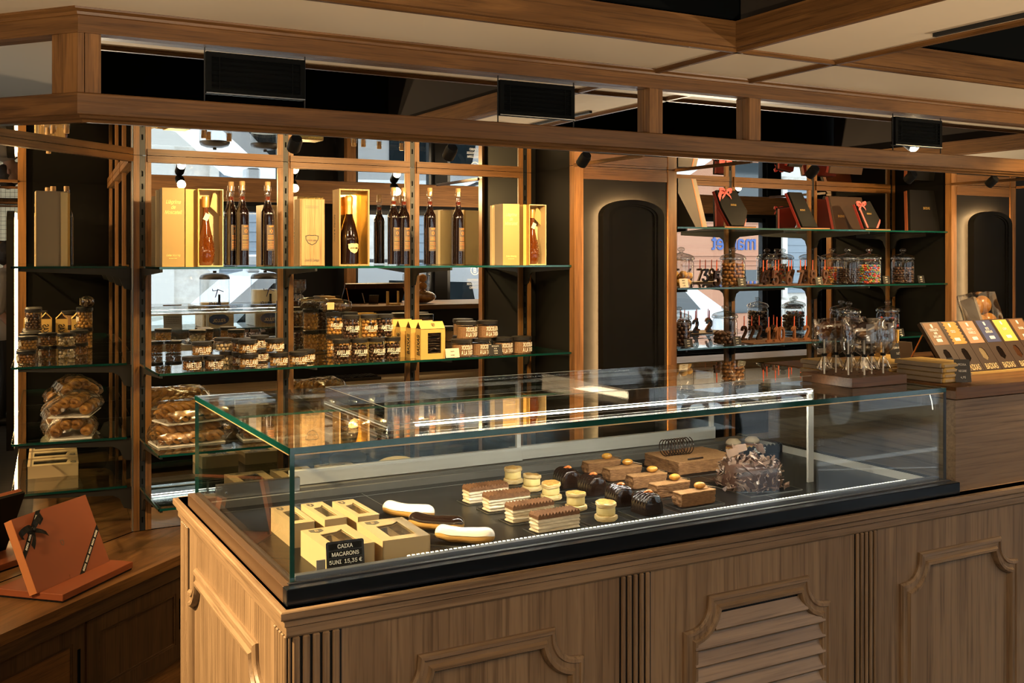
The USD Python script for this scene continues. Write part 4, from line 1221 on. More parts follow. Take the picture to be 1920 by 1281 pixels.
# gold cartons
def carton(x, y, w, d, h, rz, label, seed):
    t = thing('gold_carton', label, 'gift carton', (x, y, Z1), rz, group='closed gold cartons')
    part(t, 'carton_front', bx(0, w, 0, .002, 0, h, .0006), 'gold_card', label='smooth gold front of the carton')
    part(t, 'carton_body', bx(0, w, .002, d, 0, h, .0006), 'box_grey')
    part(t, 'carton_sleeve', bx(-.012, w * .6, d * .78, d, 0, h * .985, .0008), 'gold_inner')
    part(t, 'gold_lettering', face_y(moved(lines_of(['Llàgrima', 'de', 'Moscatell'], .013, 1.45, squeeze=.72, bold=True, slant=.25)), -.0004, w / 2, h * .80), 'bright_gold', label='gold script Llàgrima de Moscatell')
    part(t, 'gold_lettering', face_y(cat(moved(text('Celler Masroig', .0065, .8, True, slant=.2)), moved(greek(.03, 1, .002, .01, seed), (0, -.009, 0))), -.0004, w / 2, h * .135), 'bright_gold')
    return t
carton(0.6874, 3.86, .078, .11, .287, -4, 'closed gold carton at the left end of the top shelf', 1)
carton(2.0771, 3.84, .078, .11, .262, -4, 'closed gold carton at the right end of the top shelf', 2)
def open_carton(x, y, w, d, h, rz, label, wood_=False):
    t = thing('open_carton' if not wood_ else 'champagne_case', label, 'bottle box', (x, y, Z1), rz)
    a, b, th = ('gold_card', 'gold_inner', .004) if not wood_ else ('boxwood', 'gold_foil', .006)
    part(t, 'side_panel', bx(0, th, 0, d, 0, h, .0006), 'kraft_yellow' if not wood_ else a)
    part(t, 'side_panel', bx(w - th, w, 0, d, 0, h, .0006), 'gold_inner' if not wood_ else a)
    part(t, 'top_panel', bx(th, w - th, 0, d, h - th, h, .0006), 'gold_inner' if not wood_ else a)
    part(t, 'bottom_panel', bx(th, w - th, 0, d, 0, th, .0006), 'gold_inner' if not wood_ else a)
    part(t, 'back_panel', bx(th, w - th, d - th, d, th, h - th), 'gold_inner' if not wood_ else 'gold_foil')
    if wood_:
        part(t, 'foil_lining', cat(bx(th, th + .001, .01, d - th, th, h - th), bx(w - th - .001, w - th, .01, d - th, th, h - th)), 'gold_foil')
    else:
        part(t, 'inner_insert', ext_xz([(w * .55, h * .78), (w - th, h * .66), (w - th, h * .88), (w * .7, h - th)], d * .55, d * .58), 'gold_card')
    return t
def teardrop(x, y, z, s=1.0):
    t = thing('muscat_bottle', 'x', 'bottle', (x, y, z))
    prof = [(0, 0), (.020, 0), (.027, .012), (.030, .030), (.0285, .055), (.022, .095), (.0135, .135), (.0095, .165), (.0088, .190), (.0105, .192), (.0105, .196), (0, .197)]
    m = lathe([(r * s, z_ * s) for r, z_ in prof], 28)
    v = m.vertices
    m.vertices = v
    part(t, 'glass', m, 'muscat', 50)
    g = np.random.default_rng(8); bl = []
    for i in range(90):
        z_ = g.uniform(.03, .10); r = np.interp(z_, [p[1] for p in prof], [p[0] for p in prof]); a = g.uniform(-2.4, .8)
        bl.append(ball(.0022, (r * s * math.cos(a), r * s * math.sin(a), z_ * s), n=1))
    part(t, 'glass_beads', cat(*bl), 'muscat', True, kind='stuff')
    part(t, 'cap', lathe([(0, .192 * s), (.0115 * s, .192 * s), (.0125 * s, .20 * s), (.0125 * s, .226 * s), (.011 * s, .229 * s), (0, .229 * s)], 20), 'gold_print', 50)
    part(t, 'neck_tag', moved(bx(-.008, .010, -.0004, .0004, -.022, .004), (.004, -.013, .168 * s), ry=25), 'tag_white')
    return t
ox = 0.8136
open_carton(ox, 3.86, .092, .088, .287, -4, 'open gold carton showing an amber bottle, left end of the shelf')
tag(teardrop(ox + .036, 3.865 + .035, Z1 + .0045, 1.12), 'teardrop amber muscat bottle inside the left open carton', group='teardrop muscat bottles')
ox2 = 2.2052
open_carton(ox2, 3.84, .082, .088, .262, -6, 'open gold carton showing an amber bottle, right end of the shelf')
tag(teardrop(ox2 + .036, 3.845 + .032, Z1 + .0045, 1.04), 'teardrop amber muscat bottle inside the right open carton', group='teardrop muscat bottles')
# lid leaning behind each open carton
t = thing('carton_lid', 'folded back gold lid between the closed and the open left cartons', 'carton lid', (0.7759, 3.89, Z1), 0)
part(t, 'lid_panel', bx(0, .05, 0, .003, 0, .286), 'kraft_yellow'); part(t, 'lid_flap', bx(0, .003, .003, .09, 0, .286), 'kraft_yellow')
t = thing('carton_lid', 'folded back gold lid between the closed and the open right cartons', 'carton lid', (2.1931, 3.87, Z1), 0)
part(t, 'lid_panel', bx(0, .026, 0, .003, 0, .262), 'kraft_yellow'); part(t, 'lid_flap', bx(0, .003, .003, .09, 0, .262), 'kraft_yellow')
# champagne cases
SHIELD = Polygon([(-.026, .018), (-.012, .0215), (0, .0205), (.012, .0215), (.026, .018), (.0245, .002), (.015, -.012), (0, -.019), (-.015, -.012), (-.0245, .002)])
xw = 1.2057
t = thing('champagne_case', 'closed upright wooden champagne case with a shield outline on its lid', 'bottle box', (xw, 3.88, Z1), -4)
part(t, 'case_body', bx(0, .098, .006, .1, 0, .262, .0008), 'boxwood'); part(t, 'sliding_lid', bx(.004, .094, 0, .006, .002, .259, .0008), 'boxwood')
part(t, 'shield_outline', face_y(ext(SHIELD.difference(SHIELD.buffer(-.0026)), .0004), -.0004, .046, .10), 'black_print')
for h_, z_ in ((.0075, .097), (.010, .018)): part(t, 'burnt_lettering', face_y(moved(text('Juvé & Camps', h_, .62, True, slant=.1), (0, z_, 0)), -.0004, .046, 0), 'grey_print')
part(t, 'small_print', face_y(moved(greek(.05, 2, .002, .006, 3), (0, .232, 0)), -.0004, .046, 0), 'grey_print', kind='stuff')
xo = 1.3599
open_carton(xo, 3.87, .124, .10, .305, -4, 'open wooden champagne case lined with gold foil', True)
c_ = stage.GetPrimAtPath('/World/champagne_case_001')
sd = text('Juvé & Camps', .017, .70, True, slant=.1)
vv = sd.vertices; s2 = sd.copy(); s2.vertices = np.stack([-.0002 - vv[:, 2], .06 + vv[:, 1] * -1 * -1, .15 + vv[:, 0]], 1)
part(c_, 'burnt_lettering', s2, 'grey_print')
t = thing('champagne_bottle', 'dark champagne bottle with gold neck and shield label in the wooden case', 'bottle', (xo + .060, 3.925, Z1 + .0065))
part(t, 'glass', lathe([(0, .0), (.036, 0), (.0385, .004), (.0385, .095), (.0355, .12), (.026, .160), (.0165, .190), (.0140, .205), (0, .205)], 32), 'wine', 50)
part(t, 'gold_neck', lathe([(.0142, .195), (.0148, .196), (.0142, .235), (.0155, .240), (.0155, .248), (.0165, .252), (.0165, .268), (.012, .276), (0, .277)], 24), 'gold_print', 50)
sh_ = ext(SHIELD, .0003).subdivide().subdivide(); sh_.apply_translation([0, .062, 0])
part(t, 'shield_label', wrap(sh_, .0388, turn=14), 'label_cream', True)
part(t, 'label_lettering', wrap(moved(text('Juvé & Camps', .0065, .62, True, slant=.1), (0, .062, 0)), .0393, turn=14), 'black_print')

# ================================================================== JARS ON THE SECOND SHELF
Z2 = 1.183
def nut_jar(r, h, content, word, seed, nr=.0062, lid='black_plastic', wh=.017, name='nut_jar', cat_='jar', group=''):
    t = thing(name, 'x', cat_, (0, 0, 0), group=group)
    lh = .012 if h < .07 else .014
    part(t, 'jar_glass', lathe([(0, .0), (r - .002, 0), (r, .002), (r, h - lh - .002), (r - .002, h - lh), (0, h - lh)], 28), 'jar_glass', 50)
    g = np.random.default_rng(seed); ms = []
    if content == 'powder':
        part(t, 'cocoa_powder', lathe([(0, .002), (r - .003, .002), (r - .003, h * .66), (r - .006, h * .70), (0, h * .72)], 24), 'cocoa_powder', 50)
    else:
        z = nr + .002; ring = r - nr - .002; n = int(2 * math.pi * ring / (nr * 2.02)); k = 0
        while z < (h - lh) * .94 - nr:
            for i in range(n):
                if g.random() < .04: continue
                a = 2 * math.pi * (i + .5 * (k % 2)) / n + g.uniform(-.05, .05)
                ms.append(ball(nr * g.uniform(.9, 1.06), (ring * math.cos(a), ring * math.sin(a), z + g.uniform(-.001, .001)), (1, 1, 1), 1))
            z += nr * 1.75; k += 1
        part(t, 'nuts', cat(*ms), content, True, kind='stuff')
    part(t, 'lid', lathe([(0, h - lh), (r - .001, h - lh - .001), (r + .0012, h - lh), (r + .0012, h - .0015), (r - .0005, h), (0, h)], 28), lid, 40)
    if word:
        rows = word.split('|')
        body = (h - lh) / 2
        if len(rows) == 1:
            tx_ = cat(moved(text(rows[0], wh, .52, True), (0, body - wh * .35, 0)), moved(greek(r * 1.1, 1, .0026, .005, seed), (0, body - wh * .75, 0)))
        else:
            tx_ = cat(moved(text(rows[0], wh, .50, True), (0, body + .002, 0)), moved(text(rows[1], wh, .50, True), (0, body - wh - .003, 0)))
        tx_ = tx_.subdivide_to_size(.012) if False else tx_
        part(t, 'label_print', wrap(tx_, r + .0005, turn=6), 'white_print', label='white letters ' + ' '.join(rows))
    return t
def X(u, y):  # shelf position from the bay layout
    pass
ja = nut_jar(.0345, .052, 'nut_gold', 'AVELLANES', 1, group='small nut jars')
jm = nut_jar(.0345, .052, 'nut', 'AMETLLES', 2, group='small nut jars')
jw = nut_jar(.0345, .052, 'nut_pale', None, 3, .0075, group='small nut jars')
LB = Z2; LT = Z2 + .0525
J = [(jm, 0.7854, 3.825, LB, 'short jar of AMETLLES nuts, first at the front left of the jar shelf'),
     (jm, 0.8636, 3.825, LB, 'short jar of AMETLLES nuts, second at the front of the jar shelf'),
     (ja, 0.8206, 3.83, LT, 'short jar of AVELLANES nuts stacked on the two front left jars'),
     (ja, 0.9908, 3.825, LB, 'short jar of AVELLANES nuts under another jar, third stack'),
     (ja, 0.9891, 3.83, LT, 'short jar of AVELLANES nuts on top of the third stack'),
     (jm, 0.9819, 3.90, LB, 'short jar of nuts hidden behind the third stack'),
     (jm, 0.9819, 3.90, LT, 'short jar of nuts behind and above the third stack'),
     (ja, 1.1038, 3.825, LB, 'short jar of AVELLANES nuts left of the second upright'),
     (ja, 1.1802, 3.825, LB, 'short jar of AVELLANES nuts right of the second upright'),
     (ja, 1.0938, 3.84, LT, 'short jar of AVELLANES nuts stacked before the second upright'),
     (ja, 1.2354, 3.90, LB, 'short jar of nuts behind the jar right of the second upright'),
     (jw, 0.9547, 3.97, LB, 'short jar of pale nuts underneath another at the back'),
     (jw, 0.9345, 3.97, LT, 'short jar of pale nuts on top at the back of the left bay'),
     (jm, 1.0854, 4.02, LT, 'short jar of nuts at the back beside the second upright, upper'),
     (jm, 1.0854, 4.02, LB, 'short jar of nuts at the back beside the second upright, lower')]
seen = set()
for p, x, y, z, l in J:
    if p.GetPath() not in seen: place(p, x, y, z, 0); tag(p, l); seen.add(p.GetPath())
    else: dup(p, (x, y, z), random.uniform(-6, 10), l)
ta = nut_jar(.0335, .092, 'nut_gold', 'AVELLANES', 5, .0078, wh=.016, name='tall_nut_jar', group='tall nut jars')
tb = nut_jar(.0335, .092, 'nut_dark', 'AVELLANES', 6, .0072, wh=.016, name='tall_nut_jar', group='tall nut jars')
tm = nut_jar(.0335, .092, 'nut_dark', 'AMETLLES', 7, .0078, wh=.016, name='tall_nut_jar', group='tall nut jars')
TB, TT = Z2, Z2 + .0925
J = [(tb, 1.3545, 3.83, TB, 'tall jar of AVELLANES nuts, first in the lower front row'), (tb, 1.427, 3.83, TB, 'tall jar of AVELLANES nuts, second in the lower front row'),
     (tb, 1.5008, 3.83, TB, 'tall jar of AVELLANES nuts, third in the lower front row'), (tb, 1.5709, 3.84, TB, 'tall jar of AVELLANES nuts beside the kraft gable boxes'),
     (tb, 1.3976, 3.84, TT, 'tall jar of AVELLANES nuts, left of the three in the upper row'), (ta, 1.4732, 3.84, TT, 'tall jar of golden AVELLANES nuts, middle of the upper row'),
     (tm, 1.5388, 3.84, TT, 'tall jar of AMETLLES nuts, right of the three in the upper row'),
     (ta, 1.4025, 4.05, TB, 'tall jar of golden nuts at the back, lower'), (ta, 1.467, 4.05, TB, 'tall jar of golden nuts at the back, lower right'),
     (ta, 1.4025, 4.05, TT, 'tall jar of golden nuts at the back, upper left'), (tm, 1.467, 4.05, TT, 'tall jar of dark nuts at the back, upper right')]
for p, x, y, z, l in J:
    if p.GetPath() not in seen: place(p, x, y, z, 0); tag(p, l); seen.add(p.GetPath())
    else: dup(p, (x, y, z), random.uniform(-8, 12), l)
# a bag of nuts lying on the jars at the back
t = thing('nut_bag', 'clear bag of sugared nuts with a label, lying on the tall jars at the back', 'bag', (1.4128, 4.06, TT + .0925))
g = np.random.default_rng(2)
part(t, 'nuts', cat(*[ball(.009, (g.uniform(-.05, .03), g.uniform(-.02, .02), .014 + g.uniform(-.003, .016)), n=1) for _ in range(40)]), 'nut_dark', True, kind='stuff')
bag = trimesh.creation.icosphere(3, 1.0); v = bag.vertices; bag.vertices = np.stack([.068 * np.sign(v[:, 0]) * abs(v[:, 0]) ** .6, .03 * v[:, 1], .026 + .026 * np.sign(v[:, 2]) * abs(v[:, 2]) ** .7 + .003 * (meshkit.noise(v * 7) - .5)], 1)
part(t, 'film', bag, 'film', True); part(t, 'label', bx(-.048, -.018, -.0305, -.030, .012, .042), 'label_cream')
# kraft gable boxes
def gable(w=.108, d=.052, h=.150):
    t = thing('gable_box', 'x', 'gift box', (0, 0, 0), group='kraft gable boxes')
    sh = .122
    prof = Polygon([(0, 0), (d, 0), (d, sh), (d / 2, h), (0, sh)])
    hole = sbox(.031, .022, w - .018, .105)
    fr = sbox(0, 0, w, sh).difference(hole)
    part(t, 'front_panel', ext_xz(fr, 0, .0012), 'kraft_yellow')
    part(t, 'side_panel', bx(0, .0012, .0012, d, 0, sh), 'kraft_yellow'); part(t, 'side_panel', bx(w - .0012, w, .0012, d, 0, sh), 'kraft_yellow')
    part(t, 'back_panel', bx(.0012, w - .0012, d - .0012, d, 0, sh), 'kraft_yellow')
    for (y0, z0, y1, z1) in ((0, sh, d / 2, h), (d, sh, d / 2, h)):
        part(t, 'roof_flap', ext_yz([(y0, z0), (y1, z1), (y1, z1 - .0018), (y0, z0 - .0018)], 0, w), 'kraft_yellow')
    part(t, 'gable_shadow', ext_yz([(.004, sh - .002), (d - .004, sh - .002), (d / 2, h - .006)], .006, .008), 'brown_card', label='dark triangle painted as shade in the gable end')  # shade in the gable recess, drawn as a dark triangle
    part(t, 'window_film', ext_xz(hole.buffer(.001), .0014, .0018), 'film')
    g = np.random.default_rng(5); ms = []
    for i in range(16):
        z = .026 + .005 * i; x0_, x1_ = .033, w - .020
        ms.append(tube([(x0_, .006 + g.uniform(0, .004), z + g.uniform(-.004, .004)), ((x0_ + x1_) / 2, .006 + g.uniform(0, .004), z + g.uniform(-.009, .009)), (x1_, .006 + g.uniform(0, .004), z + g.uniform(-.004, .004))], .0032, 6))
    for m_ in ms: part(t, 'chocolate_stick', m_, 'choc_dark', True)
    part(t, 'inner_back', bx(.03, w - .017, .014, .016, .02, .107), 'black_card')
    tx_ = text('BAIXAS', .026, .62, True, slant=.1); vv = tx_.vertices; s2 = tx_.copy()
    s2.vertices = np.stack([-.0002 - vv[:, 2], .038 - vv[:, 1] * -1 - .026, .056 + vv[:, 0]], 1)
    part(t, 'side_lettering', s2, 'black_print', label='black letters BAIXAS running up the side')
    bd = Polygon([(-.006, .007), (.006, .007), (.006, -.003), (0, -.008), (-.006, -.003)]).buffer(.001)
    em = ext(bd.difference(bd.buffer(-.0016)), .0004); em = cat(em, moved(text('B', .007, .9), (0, -.0035, 0)))
    ca = math.degrees(math.atan2(h - sh, d / 2))
    part(t, 'roof_emblem', moved(em, (w * .55, d / 4 - .0012, (sh + h) / 2 + .0006), rx=ca), 'black_print')
    return t
gb = gable(); gx = 1.6769
for i in range(4):
    l = 'kraft gable box printed BAIXAS, %s' % ('the frontmost, with chocolate sticks in its window', 'second from the front', 'third from the front', 'rearmost of the four')[i]
    if i == 0: place(gb, gx, 3.795, Z2, 0); tag(gb, l)
    else: dup(gb, (gx - .018 * i + .004, 3.795 + .068 * i, Z2), 0, l)
# drinking chocolate jars
xj = nut_jar(.0435, .072, 'powder', 'XOCOLATA|A LA TASSA', 9, wh=.0165, name='chocolate_jar', group='drinking chocolate jars')
J = [(xj, 1.8804, 3.835, Z2, 'jar of drinking chocolate behind the white tag'), (xj, 1.97, 3.835, Z2, 'jar of drinking chocolate behind the black tag'),
     (xj, 2.0745, 3.84, Z2, 'jar of drinking chocolate right of the black tag'), (xj, 2.1682, 3.84, Z2, 'rightmost jar of drinking chocolate'),
     (xj, 1.91, 3.85, Z2 + .0725, 'upper left jar of drinking chocolate'), (xj, 2.0081, 3.85, Z2 + .0725, 'upper right jar of drinking chocolate'),
     (xj, 1.9664, 4.0, Z2, 'jar of drinking chocolate at the back beside the gable boxes'), (xj, 1.9664, 4.0, Z2 + .0725, 'jar of drinking chocolate at the back, upper')]
for k, (p, x, y, z, l) in enumerate(J):
    if p.GetPath() not in seen: place(p, x, y, z, 8); tag(p, l); seen.add(p.GetPath())
    else: dup(p, (x, y, z), (0, 4, 6, 14, 6, 2, 0, 0)[k], l)
def tag_card(name, x, y, z, w, h, mat, rows, label, ink='white_print', rz=0, th=.0055, lean=12):
    t = thing(name, label, 'price tag', (x, y, z), rz)
    fm = lambda m: moved(m, (0, 0, .002), rx=90 - lean)
    part(t, 'card', fm(ext(sbox(-w / 2, 0, w / 2, h).buffer(-.002).buffer(.002), .001)), mat)
    part(t, 'lettering', fm(cat(*[moved(text(r, th, .8, False), (0, h - (i + 1) * h / (len(rows) + .6), .0011)) for i, r in enumerate(rows)])), ink)
    part(t, 'clip_foot', bx(-.008, .008, -.006, .012, 0, .007, .001), 'clear_plastic')
    return t
tag_card('price_tag', 1.8132, 3.782, Z2, .062, .038, 'tag_white', ['PALETS', 'xocolata'], 'white price tag leaning on the drinking chocolate jars', 'grey_print', th=.004)
tag_card('price_tag', 2.0128, 3.782, Z2, .062, .046, 'price_card', ['XOCOLATA', 'A LA', 'TASSA', '7,95€'], 'black price tag standing before the drinking chocolate jars', th=.0055)

# ================================================================== BAGS AND BOXES ON THE LOWER LEFT SHELVES
def bread_bag(seed, L=.24, n=4, clip=True, label='x'):
    t = thing('pastry_bag', label, 'bag of pastry', (0, 0, 0), group='clear bags of braided pastry')
    g = np.random.default_rng(seed); pts = []
    for k in range(n):
        y0, z0 = (k - (n - 1) / 2) * .036, .028 + (.026 if k in (1, 2) else 0)
        q = np.linspace(-L / 2, L / 2, 56)
        for s_ in (0, math.pi):
            p = np.stack([q, y0 + .012 * np.cos(q * 105 + s_), z0 + .010 * np.sin(q * 105 + s_)], 1)
            r = .0125 * np.sqrt(np.maximum(.05, 1 - (q / (L / 2)) ** 6))
            part(t, 'pastry_strand', tube(p, r, 8), 'crust', True)
            pts.append(p)
    pts = np.vstack(pts)
    part(t, 'white_tray', bx(-L / 2 - .005, L / 2 + .005, -.075, .075, .0, .006, .002), 'white_plastic')
    h = hullm(np.vstack([pts * [1.04, 1.2, 1] + d for d in ([0, 0, .02], [0, 0, -.016], [0, .012, 0], [0, -.012, 0])] + [np.array([[L / 2 + .06, 0, .03], [L / 2 + .06, .03, .02]])]))
    h = h.subdivide_to_size(.02); v = h.vertices
    h.vertices = v + (.005 * (meshkit.noise(v * 45, seed) - .5) * 2)[:, None] * np.array([1, 1, 1.]) ; h.vertices[:, 2] = np.maximum(h.vertices[:, 2], .001)
    part(t, 'film', h, 'film', 60)
    if clip: part(t, 'gold_clip', moved(bx(-.014, .014, -.004, .004, -.006, .006, .001), (L / 2 + .02, -.045, .05), rz=20), 'gold_print')
    return t
bb = bread_bag(3, label='bag of braided pastry at the left end of the shelf behind the glass case')
place(bb, .80, 3.99, .895, 4)
for x, y, z, rz, l in ((.82, 4.0, .975, 12, 'upper bag of braided pastry stacked at the left end of its shelf'), (1.12, 3.97, .895, -4, 'bag of braided pastry, second from the left'), (1.44, 3.97, .895, 6, 'bag of braided pastry in the middle of its shelf'), (1.42, 4.02, .975, -8, 'upper bag of braided pastry in the middle of its shelf'), (1.76, 3.97, .895, -3, 'bag of braided pastry right of the third upright')):
    dup(bb, (x, y, z), rz, l)
wb = window_box(.15, .19, .05, 1, 'x', 'kraft window boxes on the lowest shelf', 12)
for i, x in enumerate((1.02, 1.20, 1.38)):
    l = 'kraft window box on the lowest glass shelf, %s of three' % ('left', 'middle', 'right')[i]
    if i == 0: place(wb, x, 3.92, .705, 0); tag(wb, l)
    else: dup(wb, (x, 3.92, .705), 0, l)
t = thing('bread_bun', 'pale oval bread bun on a tray on the lowest shelf', 'bread', (1.62, 3.92, .705))
part(t, 'bun', moved(ball(.06, s=(1.5, .9, .6), n=3), (0, 0, .036)), 'nut_pale', True)

# ================================================================== SWEET JARS, NUMBERS AND GIFT BOXES ON THE RIGHT SHELVES
ZA, ZB, ZD = 1.451, 1.170, 1.735
def sweet_jar(content, fill, seed, nr=.011, s=1.0, mats=None):
    t = thing('sweet_jar', 'x', 'sweet jar', (0, 0, 0), group='glass sweet jars with knobbed lids')
    r, h = .060 * s, .132 * s
    part(t, 'jar_glass', lathe([(0, 0), (r - .006, 0), (r, .006), (r, h - .016), (r - .006, h - .006), (r - .006, h)], 36), 'jar_glass', 50)
    part(t, 'jar_collar', lathe([(r - .006, h - .004), (r + .003, h), (r + .003, h + .008), (r + .001, h + .010), (r - .012, h + .010), (r - .012, h - .004)], 36), 'jar_rim', 50)
    ld_ = part(t, 'lid', lathe([(r + .001, h + .0105), (r - .001, h + .016), (r * .7, h + .024), (r * .3, h + .030), (.008, h + .034)], 36), 'jar_rim', 50)
    part(ld_, 'lid_knob', lathe([(.007, h + .032), (.008, h + .036), (.016, h + .042), (.018, h + .049), (.014, h + .056), (.006, h + .059), (0, h + .0595)], 24), 'jar_rim', 60)
    g = np.random.default_rng(seed); ms = {}
    z = nr + .004; k = 0; ring = r - nr - .004
    mats = mats or [content]
    while z < h * fill:
        for rr_ in ((ring, ring - 2 * nr) if z > h * fill - 2.2 * nr else (ring,)):
            n = int(2 * math.pi * rr_ / (nr * 2.05))
            for i in range(n):
                a = 2 * math.pi * (i + .5 * (k % 2)) / n
                mt = mats[int(g.integers(0, len(mats)))]
                ms.setdefault(mt, []).append(ball(nr * g.uniform(.88, 1.05), (rr_ * math.cos(a), rr_ * math.sin(a), z + g.uniform(-.003, .003)), (1, 1, g.uniform(.8, 1)), 1))
        z += nr * 1.72; k += 1
    core_top = z - nr * 1.5
    ms.setdefault(mats[0], []).append(lathe([(0, .004), (ring - nr * .6, .004), (ring - nr * .6, core_top - nr), (0, core_top)], 16))
    for mt, q in ms.items(): part(t, 'sweets', cat(*q), mt, True, kind='stuff')
    return t
js = [(sweet_jar('nut', .93, 1, .0105), 3.3617, 3.86, ZA, 1.0, 'glass jar full of brown coated nuts beside the chocolate number 5'),
      (sweet_jar('biscuit', .62, 2, .020), 3.0448, 3.86, ZA, 1.0, 'glass jar of golden biscuits at the left end of the middle shelf'),
      (sweet_jar('choc_dark', .60, 3, .0065), 4.1876, 3.90, ZA, .80, 'glass jar of tiny dark chocolate beads on the middle shelf'),
      (sweet_jar('sweet_red', .74, 4, .0062, 1.0, ['sweet_red', 'nut_gold', 'sweet_blue', 'sweet_green']), 4.3029, 3.86, ZA, 1.02, 'glass jar of many coloured beads on the middle shelf'),
      (sweet_jar('choc_brown', .68, 5, .008, 1.0, ['choc_brown', 'choc_dark', 'nut_dark']), 4.5614, 3.86, ZA, 1.03, 'rightmost glass jar of dark sweets on the middle shelf'),
      (sweet_jar('nut_gold', .66, 6, .007, 1.0, ['nut_gold', 'choc_brown', 'sweet_red']), 4.1959, 4.02, ZA, .95, 'glass jar of brown and gold sweets standing at the back of the middle shelf'),
      (sweet_jar('nut_dark', .56, 7, .0115), 3.3028, 3.85, ZB, 1.0, 'glass jar half full of dark almonds on the lowest shelf'),
      (sweet_jar('choc_brown', .82, 8, .0105), 3.0368, 3.87, ZB, 1.0, 'glass jar of chocolate nuts at the left end of the lowest shelf'),
      (sweet_jar('choc_dark', .78, 9, .010, 1.0, ['choc_dark', 'choc_brown']), 4.1525, 3.86, ZB, .95, 'glass jar of dark sweets behind the wrapped lollipops'),
      (sweet_jar('sweet_blue', .70, 10, .011, 1.0, ['choc_dark', 'sweet_blue', 'sweet_red', 'choc_brown']), 4.445, 3.86, ZB, 1.0, 'rightmost glass jar of wrapped sweets on the lowest shelf'),
      (sweet_jar('choc_brown', .70, 11, .010), 4.268, 4.02, ZB, 1.0, 'glass jar at the back of the lowest shelf beside the third upright')]
for t, x, y, z, s, l in js: place(t, x, y, z, 0); tag(t, l)
# chocolate numbers on sticks of red candle
_font = {}
def digit_poly(ch):
    if ch not in _font:
        m = text(ch, .07, .80, True, .012)
        _font[ch] = m
    return _font[ch].copy()
def number(ch, x, y, z, mat, label, group):
    t = thing('chocolate_number', label, 'chocolate number', (x, y, z), 6, group=group)
    d = digit_poly(ch); v = d.vertices; o = d.copy(); o.vertices = np.stack([v[:, 0], -v[:, 2], v[:, 1] + .006], 1)
    part(t, 'number_shape', o, mat)
    part(t, 'candle', tube([(0, -.006, .072), (.001, -.006, .128)], [.0030, .0022], 8), 'candle_red')
    return t
row1 = [('5', 3.2634), ('4', 3.5146), ('5', 3.5937), ('6', 3.6823), ('7', 3.7614), ('8', 3.8454), ('9', 3.9308)]
for i, (c_, x) in enumerate(row1):
    number(c_, x, 3.87 if i == 0 else 3.82, ZA, 'choc_brown' if i > 1 else 'choc_dark', 'dark chocolate number with red candle, %s of the front row' % ('left of the nut jar, first', 'second', 'third', 'fourth', 'fifth', 'sixth', 'last')[i], 'dark chocolate numbers')
row1b = [('3', 3.6768), ('4', 3.7568), ('7', 3.8454), ('8', 3.9431)]
for k, (c_, x) in enumerate(row1b): number(c_, x, 3.97, ZA, 'choc_dark', 'dark chocolate number in the back row of the middle shelf, %s' % ('leftmost', 'second', 'third', 'rightmost')[k], 'dark chocolate numbers')
row2 = [('1', 3.5599, 'first'), ('1', 3.6126, 'second'), ('0', 3.6431, ''), ('1', 3.7289, 'third'), ('2', 3.8124, '')]
for k, (c_, x, w) in enumerate(row2): number(c_, x, 3.83, ZB, 'choc_milk', 'milk chocolate number with orange candle on the lowest shelf, %s' % ('leftmost', 'second', 'middle, a zero', 'fourth', 'rightmost, a two')[k], 'milk chocolate numbers')
for k, x in enumerate((3.5165, 3.5657, 3.6153, 3.713)):
    number('2', x, 3.96, ZB, 'choc_dark', 'dark chocolate number 2 on the lowest shelf, %s of the four' % ('first', 'second', 'third', 'fourth')[k], 'dark chocolate numbers')
for x0, x1, y0, y1, z, l in ((3.4654, 3.957, 3.79, 3.99, ZA, 'thin wooden board under the dark chocolate numbers'), (3.4313, 3.8676, 3.79, 3.99, ZB, 'thin wooden board under the milk chocolate numbers')):
    b = thing('number_board', l, 'board', (0, 0, z)); part(b, 'board_plate', bx(x0, x1, y0, y1, .0005, .006, .001), 'walnut_x')
for u, v, z, l, c_ in ((1283, 530, ZA, 'pale price tag leaning on the biscuit jar', 'tag_white'), (1392, 525, ZA, 'black price tag leaning on the jar of brown nuts', 'price_card'), (1660, 520, ZA, 'black price tag between the two right sweet jars', 'price_card'), (1722, 520, ZA, 'black price tag right of the last jar on the middle shelf', 'price_card'), (1537, 525, ZA, 'black price tag under the chocolate number 9', 'price_card'),
                        (1292, 640, ZB, 'black price tag beside the left jar of the lowest shelf', 'price_card'), (1382, 640, ZB, 'black price tag beside the jar of almonds', 'price_card'), (1690, 620, ZB, 'black price tag beside the jar of wrapped sweets', 'price_card')):
    xx = {1283: 3.0043, 1392: 3.3562, 1660: 4.3506, 1722: 4.62, 1537: 3.8652, 1292: 3.0324, 1382: 3.3269, 1690: 4.4604}[u]
    tag_card('price_tag', xx, 3.785, z, .050, .042, c_, ['NOUS', 'XOCO', '4,95€'], l, 'grey_print' if c_ == 'tag_white' else 'white_print', th=.0052)

